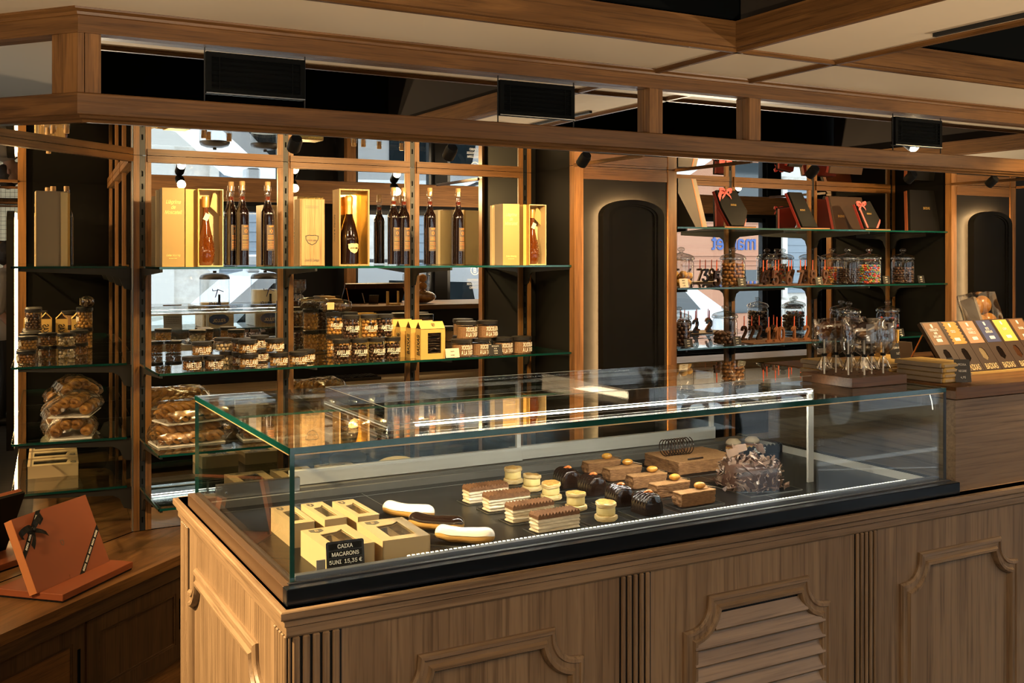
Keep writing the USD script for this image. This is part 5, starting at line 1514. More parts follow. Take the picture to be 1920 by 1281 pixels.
# gift boxes on the top right shelf
def bow(t, o, s=1.0, mat='coral_ribbon', ez=(0, 0, 1), ex=(1, 0, 0), ey=(0, 1, 0), tails=True):
    """A tied ribbon bow in the plane of ex and ez, its loops facing -ey."""
    ms = []
    for sg in (-1, 1):
        q = np.linspace(0, 2 * np.pi, 15)
        loop = np.stack([sg * (.003 + .034 * (1 - np.cos(q)) / 2), -.005 - .007 * np.sin(q), .004 + .006 * np.sin(q) + .006 * (1 - np.cos(q)) / 2], 1) * s
        ms.append((loop, .0065 * s))
        if tails:
            tl = np.stack([sg * np.linspace(0, .026, 7), -.004 - .004 * np.sin(np.linspace(0, 3, 7)), -np.linspace(0, .026, 7)], 1) * s
            ms.append((tl, .0058 * s))
    for p, w in ms:
        V = []; F_ = []
        for i, c_ in enumerate(p):
            V += [c_ + [0, 0, -w], c_ + [0, 0, w], c_ + [0, -.0008, w], c_ + [0, -.0008, -w]]
        for i in range(len(p) - 1):
            for j in range(4):
                k = (j + 1) % 4; a, b = i * 4, i * 4 + 4
                F_ += [(a + j, a + k, b + k), (a + j, b + k, b + j)]
        m = trimesh.Trimesh(np.array(V), np.array(F_), process=False)
        part(t, 'bow_loop', frame(m, o, ex, ey, ez), mat)
    part(t, 'bow_knot', frame(ball(.0055 * s, (0, -.006 * s, 0), n=2), o, ex, ey, ez), mat, True)

def leaning_box(name, poly, x, y, z, th, lean, rz, label, face, edge, back, group=None, word=None, wpos=(0, 0), ribbon=None, wsize=.011, stand=None):
    """A flat gift box of outline poly (x right, z up from its foot) leaning back against its stand."""
    t = thing(name, label, 'gift box', (x, y, z), rz, group=group)
    fm = lambda m: moved(m, (0, 0, stand[2] if stand else 0), rx=-lean)
    P_ = Polygon(poly)
    part(t, 'box_front', fm(ext_xz(P_, 0, th * .42)), face)
    part(t, 'box_rim', fm(ext_xz(P_.buffer(-.0012), th * .42, th * .56)), edge, label='coloured band between lid and base')
    part(t, 'box_back', fm(ext_xz(P_, th * .56, th)), back)
    if word: part(t, 'lettering', fm(face_y(moved(text(word, wsize, .75, True, slant=.15), (wpos[0], wpos[1], 0)), -.0004)), 'gold_print', label='gold letters ' + word)
    if ribbon:
        for (a, b) in ribbon['bands']:
            a, b = np.array(a), np.array(b); d = (b - a) / np.linalg.norm(b - a); n = np.array([-d[1], d[0]]) * ribbon['w'] / 2
            q = [tuple(a - n), tuple(b - n), tuple(b + n), tuple(a + n)]
            clip = Polygon(q).intersection(P_.buffer(.001))
            if not clip.is_empty: part(t, 'ribbon', fm(ext_xz(clip, -.0012, -.0002)), ribbon['mat'])
            if ribbon.get('print'):
                L = np.linalg.norm(b - a); m = []
                for i in range(int(L / .034)):
                    c_ = a + d * (.02 + .034 * i); w_ = text('BAIXAS', ribbon['w'] * .42, .8, True)
                    w_ = moved(w_, (0, -ribbon['w'] * .2, 0)); w_ = moved(w_, (c_[0], c_[1], 0), rz=math.degrees(math.atan2(d[1], d[0])))
                    if P_.contains(Point(*c_)): m.append(w_)
                if m: part(t, 'ribbon_print', fm(face_y(cat(*m), -.0014)), 'white_print', label='white letters BAIXAS repeated on the ribbon')
        o = ribbon['bow']; R_ = R.rotation_matrix(math.radians(-lean), [1, 0, 0])[:3, :3]
        bo = R_ @ np.array([o[0], -.001, o[1]]) + np.array([0, 0, stand[2] if stand else 0])
        if ribbon.get('loops', True): bow(t, bo, ribbon.get('s', 1), ribbon['mat'], R_ @ np.array([math.sin(math.radians(ribbon.get('rot', 0))) * -1, 0, math.cos(math.radians(ribbon.get('rot', 0)))]), R_ @ np.array([math.cos(math.radians(ribbon.get('rot', 0))), 0, math.sin(math.radians(ribbon.get('rot', 0)))]), R_ @ np.array([0, 1, 0]))
    if stand:
        w, d, h = stand
        part(t, 'stand_base', bx(-.055, w - .055, -.06, d - .06, 0, h - .006, .001), 'brown_card')
        part(t, 'stand_band', bx(-.053, w - .057, -.0605, d - .0605, .001, .004), 'orange_light')
    return t
HEX = [(.0, .075), (.045, .0), (.150, .0), (.190, .095), (.145, .185), (.018, .185)]
gxa = 3.3128
leaning_box('gift_box', [(0.005, .010), (.055, .0), (.165, .0), (.175, .075), (.145, .175), (.0, .175)][0:0] or [(-.018, .178), (.0, .09), (.042, .0), (.128, .0), (.158, .075), (.108, .178)], gxa, 3.86, ZD, .034, 14, 0, 'black hexagonal gift box with a coral bow on the top right shelf', 'black_card', 'coral_ribbon', 'red_card', 'black gift boxes',
            'BAIXAS', (.075, .10), dict(bands=[((-.03, .095), (.03, .215)), ((.12, -.02), (.175, .07))], w=.019, mat='coral_ribbon', bow=(.034, .165), s=1.1), .009, (.20, .13, .014))
gxb = 3.8045
leaning_box('gift_box', [(-.030, .185), (.062, .185), (.125, .0), (.018, .0)], gxb, 3.86, ZD, .030, 16, 0, 'large black gift box leaning on its stand, middle of the top right shelf', 'black_card', 'coral_ribbon', 'red_card', 'black gift boxes',
            'BAIXAS', (.042, .085), None, .009, (.205, .13, .014))
gxc = 4.274
leaning_box('gift_box', [(-.02, .135), (.012, .0), (.115, .0), (.135, .045), (.085, .150)], gxc, 3.87, ZD, .030, 14, 0, 'small black gift box with a thin coral ribbon bow, right of the leaning one', 'black_card', 'coral_ribbon', 'red_card', 'black gift boxes',
            'BAIXAS', (.060, .075), dict(bands=[((-.02, .16), (.03, .0)), ((.09, -.01), (.14, .05))], w=.011, mat='coral_ribbon', bow=(.008, .125), s=1.0), .009, (.19, .12, .014))
gxd = 4.7137
leaning_box('gift_box', [(-.115, .0), (.155, .0), (.205, .235), (-.065, .235), (-.085, .14)], gxd, 3.84, ZD, .040, 12, 0, 'tall black gift box with gold lettering at the right end of the top shelf', 'black_card', 'orange_light', 'orange_card', 'black gift boxes', 'BAIXAS', (.045, .125), None, .014)
gxe = 3.0717
t = thing('gift_box', 'brown gift box with an orange band, left end of the top right shelf', 'gift box', (gxe, 3.84, ZD), 0, group='black gift boxes')
pl = Polygon([(.048, .0), (.098, .0), (.038, .22), (-.045, .22), (-.045, .13)])
part(t, 'box_base', ext_xz(Polygon([(.045, 0), (.082, 0), (.018, .23), (-.06, .23), (-.06, .16)]), 0, .17), 'box_dark')
part(t, 'box_band', ext_xz(Polygon([(.082, 0), (.089, .001), (.025, .23), (.018, .23)]), -.0008, .17), 'orange_light', label='orange band between lid and base')
part(t, 'box_lid', ext_xz(Polygon([(.089, .001), (.114, .004), (.046, .23), (.025, .23)]), 0, .17), 'box_grey')
t = thing('gift_box', 'large dark gift box with gold lettering behind the small bowed one', 'gift box', (4.3487, 4.05, ZD), 0, group='black gift boxes')
part(t, 'box_front', moved(bx(-.09, .16, 0, .012, 0, .20, .001), rx=-14), 'brown_card'); part(t, 'box_back', moved(bx(-.09, .16, .012, .03, 0, .20, .001), rx=-14), 'red_card')
part(t, 'lettering', moved(face_y(text('BAIXAS', .013, .75, True, slant=.15), -.0004, -.03, .08), rx=-14), 'gold_print', label='gold letters BAIXAS')

# ================================================================== ON THE RIGHT COUNTER
ZR = 1.282
# chocolate bars on a tilted stand
BP = [('choc_brown', 'wood_print', ['XOCOLATA', 'AMB', 'AVELLANA'], 'choc_dark'), ('choc_dark', 'orange_print', ['COCO'], 'choc_dark'), ('choc_white', 'rose_print', ['FRUITS', 'VERMELLS'], 'choc_white'),
      ('choc_dark', 'navy_print', ['BITE', 'ACHIPIELAGO'], 'choc_dark'), ('choc_milk', 'yellow_card', ['LLIMO'], 'choc_milk'), ('choc_dark', 'wood_print', ['CACAU'], 'choc_dark')]
lean = 36
Rl = R.rotation_matrix(math.radians(-lean), [1, 0, 0])
names_ = ('wood patterned', 'orange zigzag', 'rose', 'navy blue', 'yellow', 'brown')
BX0, BY0, BZ0 = 2.325, 1.818, 1.289
for i, (ch, lab_m, rows, wc) in enumerate(BP):
    t = thing('chocolate_bar', 'chocolate bar with a %s label on the tilted stand' % names_[i], 'chocolate bar', (BX0 + .0735 * i, BY0, BZ0), 0, group='chocolate bars on the stand')
    fm = lambda m: moved(m, (0, 0, 0), rx=-lean)
    w, h = .0725, .160
    win = Polygon([(.024, .040), (.036, .030), (.048, .040), (.048, .062), (.042, .072), (.030, .072), (.024, .062)])
    part(t, 'card_front', fm(ext_xz(sbox(.0004, 0, w, h).difference(win), 0, .0016)), 'brown_card')
    part(t, 'card_body', fm(bx(.0004, w, .004, .011, 0, h)), 'brown_card')
    part(t, 'card_edge', fm(cat(bx(.0004, .002, .0016, .004, 0, h), bx(w - .0016, w, .0016, .004, 0, h), bx(.002, w - .0016, .0016, .004, h - .0016, h), bx(.002, w - .0016, .0016, .004, 0, .0016))), 'brown_card')
    part(t, 'chocolate', fm(bx(.015, .057, .0018, .0038, .026, .076, .0006)), wc)
    part(t, 'window_film', fm(ext_xz(win.buffer(.0006), .0008, .001)), 'film')
    lp = sbox(.006, .086, w - .006, h - .003)
    if i == 1:
        z_ = np.linspace(.086, h - .003, 15)
        lp = Polygon([(.010 + (.007 if k % 2 else 0), z) for k, z in enumerate(z_)] + [(w - .010 + (.007 if k % 2 else 0), z) for k, z in list(enumerate(z_))[::-1]])
    part(t, 'printed_label', fm(ext_xz(lp, -.0006, 0)), lab_m)
    nr_ = len(rows)
    tx_ = cat(*[moved(text(r_, .0075, min(.62, 4.6 / max(4, len(r_))), True), (w / 2, .122 - .0105 * k + .004 * (nr_ - 1), 0)) for k, r_ in enumerate(rows)])
    part(t, 'label_lettering', fm(face_y(tx_, -.0008)), 'white_print', label='white letters ' + ' '.join(rows))
    bd = Polygon([(-.004, .006), (.004, .006), (.004, -.004), (0, -.007), (-.004, -.004)])
    part(t, 'label_emblem', fm(face_y(cat(moved(ext(bd, .0004), (w / 2, h - .014, 0)), moved(ext(sbox(-.009, -.003, .009, .003).buffer(.002), .0004), (w / 2, .1005, 0))), -.0008)), 'white_print')
    part(t, 'base_lettering', fm(face_y(moved(text('BAIXAS', .0165, .60, True, slant=.08), (w / 2, .004, 0)), -.0004)), 'label_cream', label='cream letters BAIXAS')
t = thing('bar_stand', 'bent wire stand that holds the chocolate bars', 'stand', (BX0, BY0, ZR))
part(t, 'stand_ledge', bx(-.004, .445, -.008, .006, 0, .0055), 'kraft_yellow')
for x in (.010, .42):
    part(t, 'wire_leg', tube([(x, .010, .006), (x, .082, .100), (x, .088, .104), (x, .094, .100), (x, .150, .002)], .0022, 6), 'copper_print')
part(t, 'back_plate', moved(bx(0, .44, .0125, .014, 0, .12), (0, 0, .007), rx=-lean), 'black_card')
# brioche bag leaning behind the bars
t = thing('brioche_bag', 'clear bag of glazed brioche leaning behind the chocolate bars', 'bag of pastry', (2.7925, 2.02, ZR + .006), 10)
fm = lambda m: moved(m, (0, 0, 0), rx=-18)
for k, (x, z, a, b) in enumerate(((-.026, .165, .030, .030), (.030, .170, .030, .028), (-.024, .112, .031, .028), (.034, .115, .031, .028), (-.022, .06, .031, .028), (.036, .062, .031, .028))):
    part(t, 'brioche', fm(moved(ball(1, s=(a, .022, b), n=3), (x, 0, z))), 'brioche', True)
hl = hullm([(x, y, z) for x in (-.068, .074) for y in (-.026, .026) for z in (.01, .204)] + [(-.105, 0, .15), (-.11, 0, .20)]).subdivide_to_size(.025)
v = hl.vertices; hl.vertices = v + .005 * (np.stack([meshkit.noise(v * 40, k) for k in range(3)], 1) - .5)
part(t, 'film', fm(hl), 'film', 60); part(t, 'side_card', fm(bx(-.064, -.05, -.024, .02, .02, .19)), 'box_grey')
t = thing('pastry_bag', 'flat bag of golden pastry lying at the right edge of the counter', 'bag of pastry', (2.80, 2.10, ZR)); 
part(t, 'pastry', moved(ball(1, s=(.09, .06, .04), n=3), (0, 0, .041)), 'crust', True); part(t, 'film', moved(ball(1, s=(.096, .066, .043), n=2), (0, 0, .0435)), 'film', True)
# paper wrapped bars
def packet(L=.150, W=.075, H=.013):
    t = thing('paper_packet', 'x', 'chocolate packet', (0, 0, 0), group='paper wrapped chocolate packets')
    part(t, 'paper_wrap', bx(0, W, 0, L, 0, H, .0035), 'kraft_yellow')
    part(t, 'folded_end', bx(.004, W - .004, -.0012, 0, .003, H - .003), 'kraft')
    part(t, 'inner_block', bx(-.004, 0.001, .006, L - .006, .001, H - .001), 'box_grey')
    return t
pk = packet(.15, .105, .012); 
st_ = [(2.175, 1.715, k, 0) for k in range(4)] + [(2.165, 1.875, k, 1) for k in range(3)] + [(2.05, 1.93, k, 2) for k in range(3)]
WH = ('beside the lollipop stand', 'behind the front stack', 'behind the lollipops')
LV = ('lowest', 'second from the bottom', 'third from the bottom', 'topmost')
for i, (x, y, k, w) in enumerate(st_):
    l = 'paper wrapped chocolate packet in the stack %s, %s' % (WH[w], LV[k])
    z = ZR + .0005 + .0125 * k
    if i == 0: place(pk, x, y, z, 0); tag(pk, l)
    else: dup(pk, (x + .003 * ((i * 7) % 3 - 1), y, z), (i * 5) % 4 - 2, l)
# a pale frame behind
t = thing('card_easel', 'yellow card frame standing behind the packets', 'frame', (2.50, 2.20, ZR))
part(t, 'frame_side', bx(0, .012, 0, .02, 0, .09), 'kraft_yellow'); part(t, 'frame_side', bx(.075, .083, 0, .02, 0, .09), 'kraft_yellow'); part(t, 'frame_base', bx(.012, .075, 0, .06, 0, .012), 'kraft_yellow')
tag_card('price_tag', 2.456, 2.09, ZR, .066, .060, 'price_card', ['PEDRA NATA', 'LLET', '4,95'], 'black price card PEDRA NATA LLET behind the paper packets', th=.0062)
tag_card('price_tag', 2.228, 1.700, ZR, .038, .058, 'price_card', ['PEDRA', 'NEGRE', '4,95'], 'tilted black price card leaning on the front stack of packets', rz=-35, lean=16)
tag_card('price_tag', 2.312, 1.785, ZR, .038, .052, 'price_card', ['PEDRA', 'AMB LLET', '4,95'], 'black price card before the leftmost chocolate bar', rz=15, lean=22)
t = thing('price_tag', 'narrow card seen edge on between price card and wire stand', 'price tag', (2.42, 2.03, ZR), 0); part(t, 'card', moved(bx(0, .001, -.02, .02, 0, .075), ry=-14, rz=12), 'box_grey'); part(t, 'clip_foot', bx(-.006, .01, -.008, .008, 0, .006), 'clear_plastic')

# lollipop stand
t = thing('lollipop_stand', 'walnut block with holes for lollipops on the glass case', 'stand', (1.905, 1.760, ZR), 0)
LBH = .0245
part(t, 'wood_block', bx(0, .190, 0, .165, .0003, LBH, .0012), 'walnut_x')
holes = [(.02 + .03 * i, .03 + .05 * j) for i in range(6) for j in range(3)]
part(t, 'stick_hole', cat(*[moved(lathe([(0, 0), (.0032, 0), (.0032, .0003), (0, .0003)], 10), (x, y, LBH)) for x, y in holes]), 'black_paint', kind='stuff')
def lollipop(seed, face):
    t = thing('lollipop', 'x', 'lollipop', (0, 0, 0), group='wrapped chocolate lollipops')
    g = np.random.default_rng(seed)
    part(t, 'stick', tube([(0, 0, 0), (0, 0, .095)], .0021, 8), 'white_plastic')
    d = lathe([(0, -.004), (.020, -.004), (.023, 0), (.020, .004), (0, .0045)], 28)
    dc_ = part(t, 'chocolate_disc', moved(d, (0, 0, .112), rx=90), 'choc_milk' if seed % 2 else 'choc_brown', 40)
    part(dc_, 'face_muzzle', moved(ball(.011, s=(1.2, .5, .8)), (0, -.005, .104)), 'nut', True)
    part(dc_, 'face_eye', cat(ball(.0028, (-.006, -.005, .119)), ball(.0028, (.006, -.005, .119))), 'icing_white', True)
    part(dc_, 'face_ear', cat(*[moved(lathe([(0, -.003), (.007, -.003), (.008, 0), (.007, .003), (0, .003)], 14), (x, 0, .122), rx=90) for x in (-.024, .024)]), 'choc_milk', 40)
    # the bag: a puffed film gathered at the tie
    n, k = 22, 18; V = []; F_ = []
    for i in range(k + 1):
        s = i / k; z = .052 + .090 * s
        wx = .0045 + .033 * min(1, (s / .30)) ** .6 if s > 0 else .004
        wy = .0045 + .013 * math.sin(math.pi * min(1, s * 1.02)) ** .7
        for j in range(n):
            a = 2 * math.pi * j / n
            r_ = 1 + .10 * (g.random() - .5)
            V.append((wx * math.copysign(abs(math.cos(a)) ** .7, math.cos(a)) * r_, wy * math.sin(a) * r_, z + .003 * (g.random() - .5)))
    for i in range(k):
        for j in range(n):
            q = (j + 1) % n; F_ += [(i * n + j, i * n + q, (i + 1) * n + q), (i * n + j, (i + 1) * n + q, (i + 1) * n + j)]
    part(t, 'film_bag', trimesh.Trimesh(np.array(V), np.array(F_), process=False), 'film', 70)
    V = []; F_ = []
    for i in range(7):
        s = i / 6; z = .052 - .034 * s
        for j in range(n):
            a = 2 * math.pi * j / n; r_ = .004 + .018 * s * (1 + .35 * math.sin(5 * a) + .2 * (g.random() - .5))
            V.append((r_ * math.cos(a), r_ * .6 * math.sin(a), z + .006 * s * math.sin(3 * a)))
    for i in range(6):
        for j in range(n):
            q = (j + 1) % n; F_ += [(i * n + j, (i + 1) * n + q, i * n + q), (i * n + j, (i + 1) * n + j, (i + 1) * n + q)]
    part(t, 'film_skirt', trimesh.Trimesh(np.array(V), np.array(F_), process=False), 'film', 70)
    part(t, 'ribbon_tie', lathe([(.0058, -.0035), (.0066, -.0025), (.0066, .0025), (.0058, .0035)], 16).apply_translation([0, 0, .052]), 'black_ribbon')
    part(t, 'ingredients_slip', moved(bx(-.010, .010, -.0008, 0, .083, .130), (.012, .009 if seed % 2 else -.013, 0), rz=14), 'paper_grey')
    return t
lp1, lp2 = lollipop(1, 0), lollipop(2, 0)
LP = [(1.915, 1.86, 0), (1.950, 1.815, 30), (1.965, 1.87, -20), (1.9835, 1.795, -40), (2.009, 1.86, 10), (2.020, 1.805, -15), (2.038, 1.85, 35), (2.055, 1.80, -8)]
ORD = ('first', 'second', 'third', 'fourth', 'fifth', 'sixth', 'seventh', 'eighth')
for i, (x, y, rz) in enumerate(LP):
    p = lp1 if i % 2 == 0 else lp2
    l = 'chocolate face lollipop in a clear tied bag, %s from the left on the walnut block' % ORD[i]
    z = ZR + LBH - .004
    if i < 2: place(p, x, y, z, rz); tag(p, l)
    else: dup(p, (x, y, z), rz, l)

# ================================================================== ORANGE GIFT BOX ON THE LOW CABINET
bl = np.array([.318, 3.444])
rzb = 46.5
t = thing('gift_box', 'flat orange box lying on the low cabinet under the leaning one', 'gift box', (bl[0], bl[1], CZ), rzb)
part(t, 'box_lid', bx(0, .356, 0, .245, .006, .027, .0012), 'orange_card'); part(t, 'box_foot', bx(.003, .353, .003, .242, 0, .006), 'black_card')
PB = [(0, 0), (.348, 0), (.348, .242), (0, .242)]
bl2 = (.251, 3.494)
leaning_box('orange_gift_box', PB, bl2[0], bl2[1], CZ + .0275, .030, 23.5, 45.8, 'orange gift box tied with a black printed ribbon, leaning on its flat base box', 'orange_card', 'orange_light', 'black_card', None, None, (0, 0),
            dict(bands=[((-.015, .108), (.135, .262)), ((.185, -.02), (.368, .140))], w=.016, mat='black_ribbon', bow=(.062, .188), s=1.55, print=True, rot=18))
ob = stage.GetPrimAtPath('/World/orange_gift_box')
Pm = Polygon([(-.007, .009), (.007, .009), (.007, -.004), (0, -.010), (-.007, -.004)])
fm = lambda m: moved(m, (0, 0, 0), rx=-23.5)
part(ob, 'emblem', fm(face_y(moved(ext(Pm.difference(Pm.buffer(-.0018)), .0004), (.170, .118, 0)), -.0004)), 'grey_print')
part(ob, 'lit_side_face', fm(bx(-.0012, 0, .001, .030, .001, .241)), 'orange_light', label='side of the box coloured lighter as lamp light falls on it')  # lamp light on this side painted as a lighter orange
part(ob, 'easel_wire', cat(fm(tube([(.13, .002, .004), (.13, -.018, .002), (.13, -.020, .014)], .0016, 6)), fm(tube([(.21, .002, .004), (.21, -.018, .002), (.21, -.020, .014)], .0016, 6))), 'clear_plastic')

# ================================================================== THE SHOP FRONT BEHIND THE CAMERA (seen in the mirrors)
FYW = -1.1
wf = thing('wall_front', 'dark shop front wall with wide windows to the street', 'wall', kind='structure')
openings = [(.75, 2.80), (3.50, 4.36), (4.50, 5.75), (6.0, 8.84), (9.05, 9.75)]
SILL = [.45, .02, .02, .45, .45]
edges = [-4.2] + [v_ for o in openings for v_ in o] + [10.0]
for i in range(0, len(edges), 2):
    part(wf, 'pier', bx(edges[i], edges[i + 1], FYW - .15, FYW, 0, 3.0), 'black_panel')
part(wf, 'window_header', bx(-4.2, 10.0, FYW - .15, FYW + .02, 2.06, 3.0), 'black_panel')
part(wf, 'oak_header', bx(-4.2, 9.9, FYW + .02, FYW + .09, 2.10, ZC), 'oak_x')
for (a, b), s_ in zip(openings, SILL): part(wf, 'window_base', bx(a, b, FYW - .15, FYW, 0, s_), 'black_panel')
for k, (a, b) in enumerate(openings):
    z0 = SILL[k]
    w = thing('window_%d' % (k + 1), 'tall street window number %d from the left of the shop front' % (k + 1), 'window', kind='structure')
    part(w, 'glass_pane', bx(a, b, FYW - .08, FYW - .072, z0, 2.06), 'window_glass')
    part(w, 'window_frame', cat(bx(a, a + .05, FYW - .11, FYW - .04, z0, 2.06), bx(b - .05, b, FYW - .11, FYW - .04, z0, 2.06), bx(a, b, FYW - .11, FYW - .04, z0, z0 + .05), bx(a, b, FYW - .11, FYW - .04, 2.01, 2.06)), 'black_metal')
    if k == 2:
        s2 = lines_of(['PASTISSERIA', 'XOCOLATERIA', 'OBRADOR'], .024, 1.6, squeeze=.8, bold=True)
        v_ = s2.vertices; s3 = s2.copy(); s3.vertices = np.stack([4.85 + v_[:, 0], FYW - .069 - v_[:, 2] * 0 + v_[:, 2], 1.335 + v_[:, 1]], 1)
        part(w, 'window_lettering', s3, 'white_print', label='white letters PASTISSERIA XOCOLATERIA OBRADOR')
        rg = Point(0, 0).buffer(.05).difference(Point(0, 0).buffer(.043)); e2 = cat(ext(rg, .001), moved(text('B', .05, .9), (0, -.025, 0)))
        v_ = e2.vertices; e3 = e2.copy(); e3.vertices = np.stack([4.85 + v_[:, 0], FYW - .069 + v_[:, 2], 1.45 + v_[:, 1]], 1)
        part(w, 'window_emblem', e3, 'white_print')
fpst = thing('oak_post', 'slim oak post standing by the front wall', 'post'); part(fpst, 'post_shaft', bx(3.36, 3.45, FYW + .09, FYW + .17, 0, 2.10), 'lit_oak_z')

# side counter with drink dispensers
sc = thing('side_counter', 'glass topped side counter by the front windows', 'counter', (0, 0, 0))
part(sc, 'counter_body', bx(1.15, 3.15, -.95, -.25, 0, .80), 'box_dark'); part(sc, 'counter_shelf', bx(1.15, 3.15, -.95, -.25, .80, .82), 'steel')
part(sc, 'glass_front', bx(1.15, 3.15, -.258, -.25, .82, .985), 'clear_glass'); part(sc, 'glass_back', bx(1.15, 3.15, -.95, -.942, .82, .985), 'clear_glass')
part(sc, 'glass_top', bx(1.15, 3.15, -.95, -.25, .985, .995), 'shelf_glass'); part(sc, 'glass_edge', bx(1.15, 3.15, -.2499, -.2485, .985, .995), 'glass_edge')
def dispenser(x, y, label, liquid, lv, oval):
    t = thing('drink_dispenser', label, 'drink dispenser', (x, y, .995), 180, group='cold drink dispensers')
    UsdGeom.Xformable(t).AddScaleOp().Set(Gf.Vec3f(1, 1, .9))
    part(t, 'machine_body', bx(-.13, .13, -.14, .17, 0, .17, .006), 'plank_wood' if not oval else 'white_plastic')
    fr = Polygon([(-.125, 0), (.125, 0), (.125, .16), (.08, .16), (.05, .19), (-.05, .19), (-.08, .16), (-.125, .16)])
    part(t, 'front_board', ext_xz(fr, -.155, -.14), 'plank_wood' if not oval else 'boxwood')
    part(t, 'badge', moved(ext_xz(affinity.scale(Point(0, 0).buffer(1), .085, .052), -.159, -.155), (0, 0, .075)), 'badge_blue')
    part(t, 'badge_lettering', face_y(text('FILLOL', .028, .8, True), -.1595, 0, .05), 'label_cream', label='cream letters FILLOL')
    part(t, 'tank', lathe([(.0, .175), (.118, .175), (.125, .20), (.125, .44), (.120, .46)], 32), 'clear_plastic', 50)
    part(t, 'drink', lathe([(0, .18), (.112, .18), (.119, .20), (.119, .175 + lv), (0, .175 + lv)], 32), liquid, 50)
    part(t, 'tank_lid', lathe([(.126, .45), (.126, .465), (.115, .49), (.07, .508), (.015, .512), (.015, .53), (0, .53)], 32), 'dark_metal', 50)
    part(t, 'tank_lettering', wrap(moved(text('FILLOL', .030, .8, True), (.03, .205, 0)), .1262), 'navy_print', label='blue letters FILLOL')
    q = np.linspace(0, 1, 14)
    part(t, 'tank_emblem', wrap(cat(ext(Polygon([(-.05, .33), (0, .35), (.02, .28), (.026, .28), (.006, .36), (-.05, .336)]), .0006), ext(Polygon([(.0, .345), (.045, .34), (.05, .36), (.044, .362), (.04, .346), (.0, .351)]), .0006)).subdivide_to_size(.02), .1264), 'navy_print')
    part(t, 'tap', cat(bx(-.012, .012, -.165, -.12, .20, .23), bx(-.008, .008, -.175, -.158, .22, .31), tube([(0, -.16, .21), (0, -.165, .17)], .008, 8)), 'black_plastic')
    return t
dispenser(2.03, -.55, 'drink dispenser with a pale low filled tank on the side counter', 'juice', .055, False)
dispenser(2.46, -.52, 'drink dispenser with milk coloured drink on the side counter', 'milk', .17, True)
t = thing('menu_card', 'grey standing menu card beside the drink dispensers', 'menu card', (1.66, -.42, .995), 178); part(t, 'card', moved(bx(-.075, .075, 0, .004, 0, .20), rx=-8), 'paper_grey'); part(t, 'print', moved(face_y(greek(.11, 9, .006, .016, 4), -.0006, 0, .17), rx=-8), 'grey_print')
t = thing('folded_carton', 'brown folded carton at the end of the side counter', 'carton', (1.42, -.45, .995), 170); part(t, 'carton_body', bx(-.06, .06, -.03, .03, 0, .19), 'brown_card'); part(t, 'lettering', face_y(text('XOCO', .03, .7), -.0306, 0, .13), 'label_cream')
t = thing('planter', 'leafy plant in a white pot on the side counter', 'plant', (2.86, -.62, .995))
part(t, 'pot', lathe([(0, 0), (.05, 0), (.06, .10), (.05, .10), (0, .09)], 20), 'white_plastic', 40)
g = np.random.default_rng(3)
for i in range(22):
    a, el, L = g.uniform(0, 6.28), g.uniform(.5, 1.4), g.uniform(.09, .17)
    d = np.array([math.cos(a) * math.cos(el), math.sin(a) * math.cos(el), math.sin(el)]); o = np.array([0, 0, .09]); n_ = np.cross(d, [0, 0, 1]); n_ /= np.linalg.norm(n_)
    up_ = np.cross(n_, d)
    P_ = [o, o + d * L * .5 + n_ * .018 + up_ * .008, o + d * L, o + d * L * .5 - n_ * .018 + up_ * .008, o + d * L * .5]
    part(t, 'leaf', trimesh.Trimesh(np.array(P_ + [q_ + up_ * -.0012 for q_ in P_]), np.array([(0, 1, 4), (1, 2, 4), (2, 3, 4), (3, 0, 4), (5, 9, 6), (6, 9, 7), (7, 9, 8), (8, 9, 5)]), process=False), 'leaf')

# the street
SZ = -.12
struct('street_road', bx(-25, 40, -7.0, -1.25, SZ - .1, SZ), 'asphalt', 'grey asphalt of the street outside', cat_='road')
struct('street_pavement', bx(-25, 40, -8.5, -7.0, SZ - .1, SZ + .12), 'pavement', 'pavement on the far side of the street', cat_='pavement')
hb = thing('building', 'pale stone building across the street with grey shutters', 'building')
HB = -8.5
part(hb, 'facade', bx(-25, 40, HB - .6, HB - .1, SZ, 3.6), 'stone_tile')
for x in np.arange(-24, 40, 3.1):
    if 11.5 < x < 16: continue
    part(hb, 'shutter', bx(x, x + 1.35, HB - .1, HB - .05, SZ + .9, 2.7), 'shutter_grey')
    part(hb, 'window_surround', cat(bx(x - .14, x, HB - .1, HB, SZ + .8, 2.85), bx(x + 1.35, x + 1.49, HB - .1, HB, SZ + .8, 2.85), bx(x - .14, x + 1.49, HB - .1, HB, 2.7, 2.86)), 'stone_wall')
    part(hb, 'shutter_slat', cat(*[bx(x + .04, x + 1.31, HB - .05, HB - .035, z, z + .04) for z in np.arange(SZ + 1.0, 2.65, .16)]), 'shutter_grey')
    part(hb, 'pilaster', bx(x + 1.9, x + 2.4, HB - .1, HB - .02, SZ, 3.6), 'stone_wall')
part(hb, 'plinth', bx(-25, 40, HB - .1, HB + .02, SZ, SZ + .75), 'stone_wall')
ms_ = thing('market_front', 'orange shop front across the street lettered market in blue', 'shop front')
part(ms_, 'front_panel', bx(13.2, 15.9, HB + .03, HB + .06, SZ, 2.6), 'shop_orange'); part(ms_, 'shop_window', bx(14.5, 15.6, HB + .06, HB + .08, SZ + .5, 1.3), 'car_glass')
part(ms_, 'awning_slat', cat(*[bx(13.3, 15.8, HB + .06, HB + .09, z, z + .03) for z in (1.4, 1.5, 1.6, 2.3, 2.4)]), 'shop_orange')
s2 = text('market', .29, .95, True, .02); v_ = s2.vertices; s3 = s2.copy(); s3.vertices = np.stack([14.7 - v_[:, 0], HB + .06 + v_[:, 2], 1.74 + v_[:, 1]], 1)
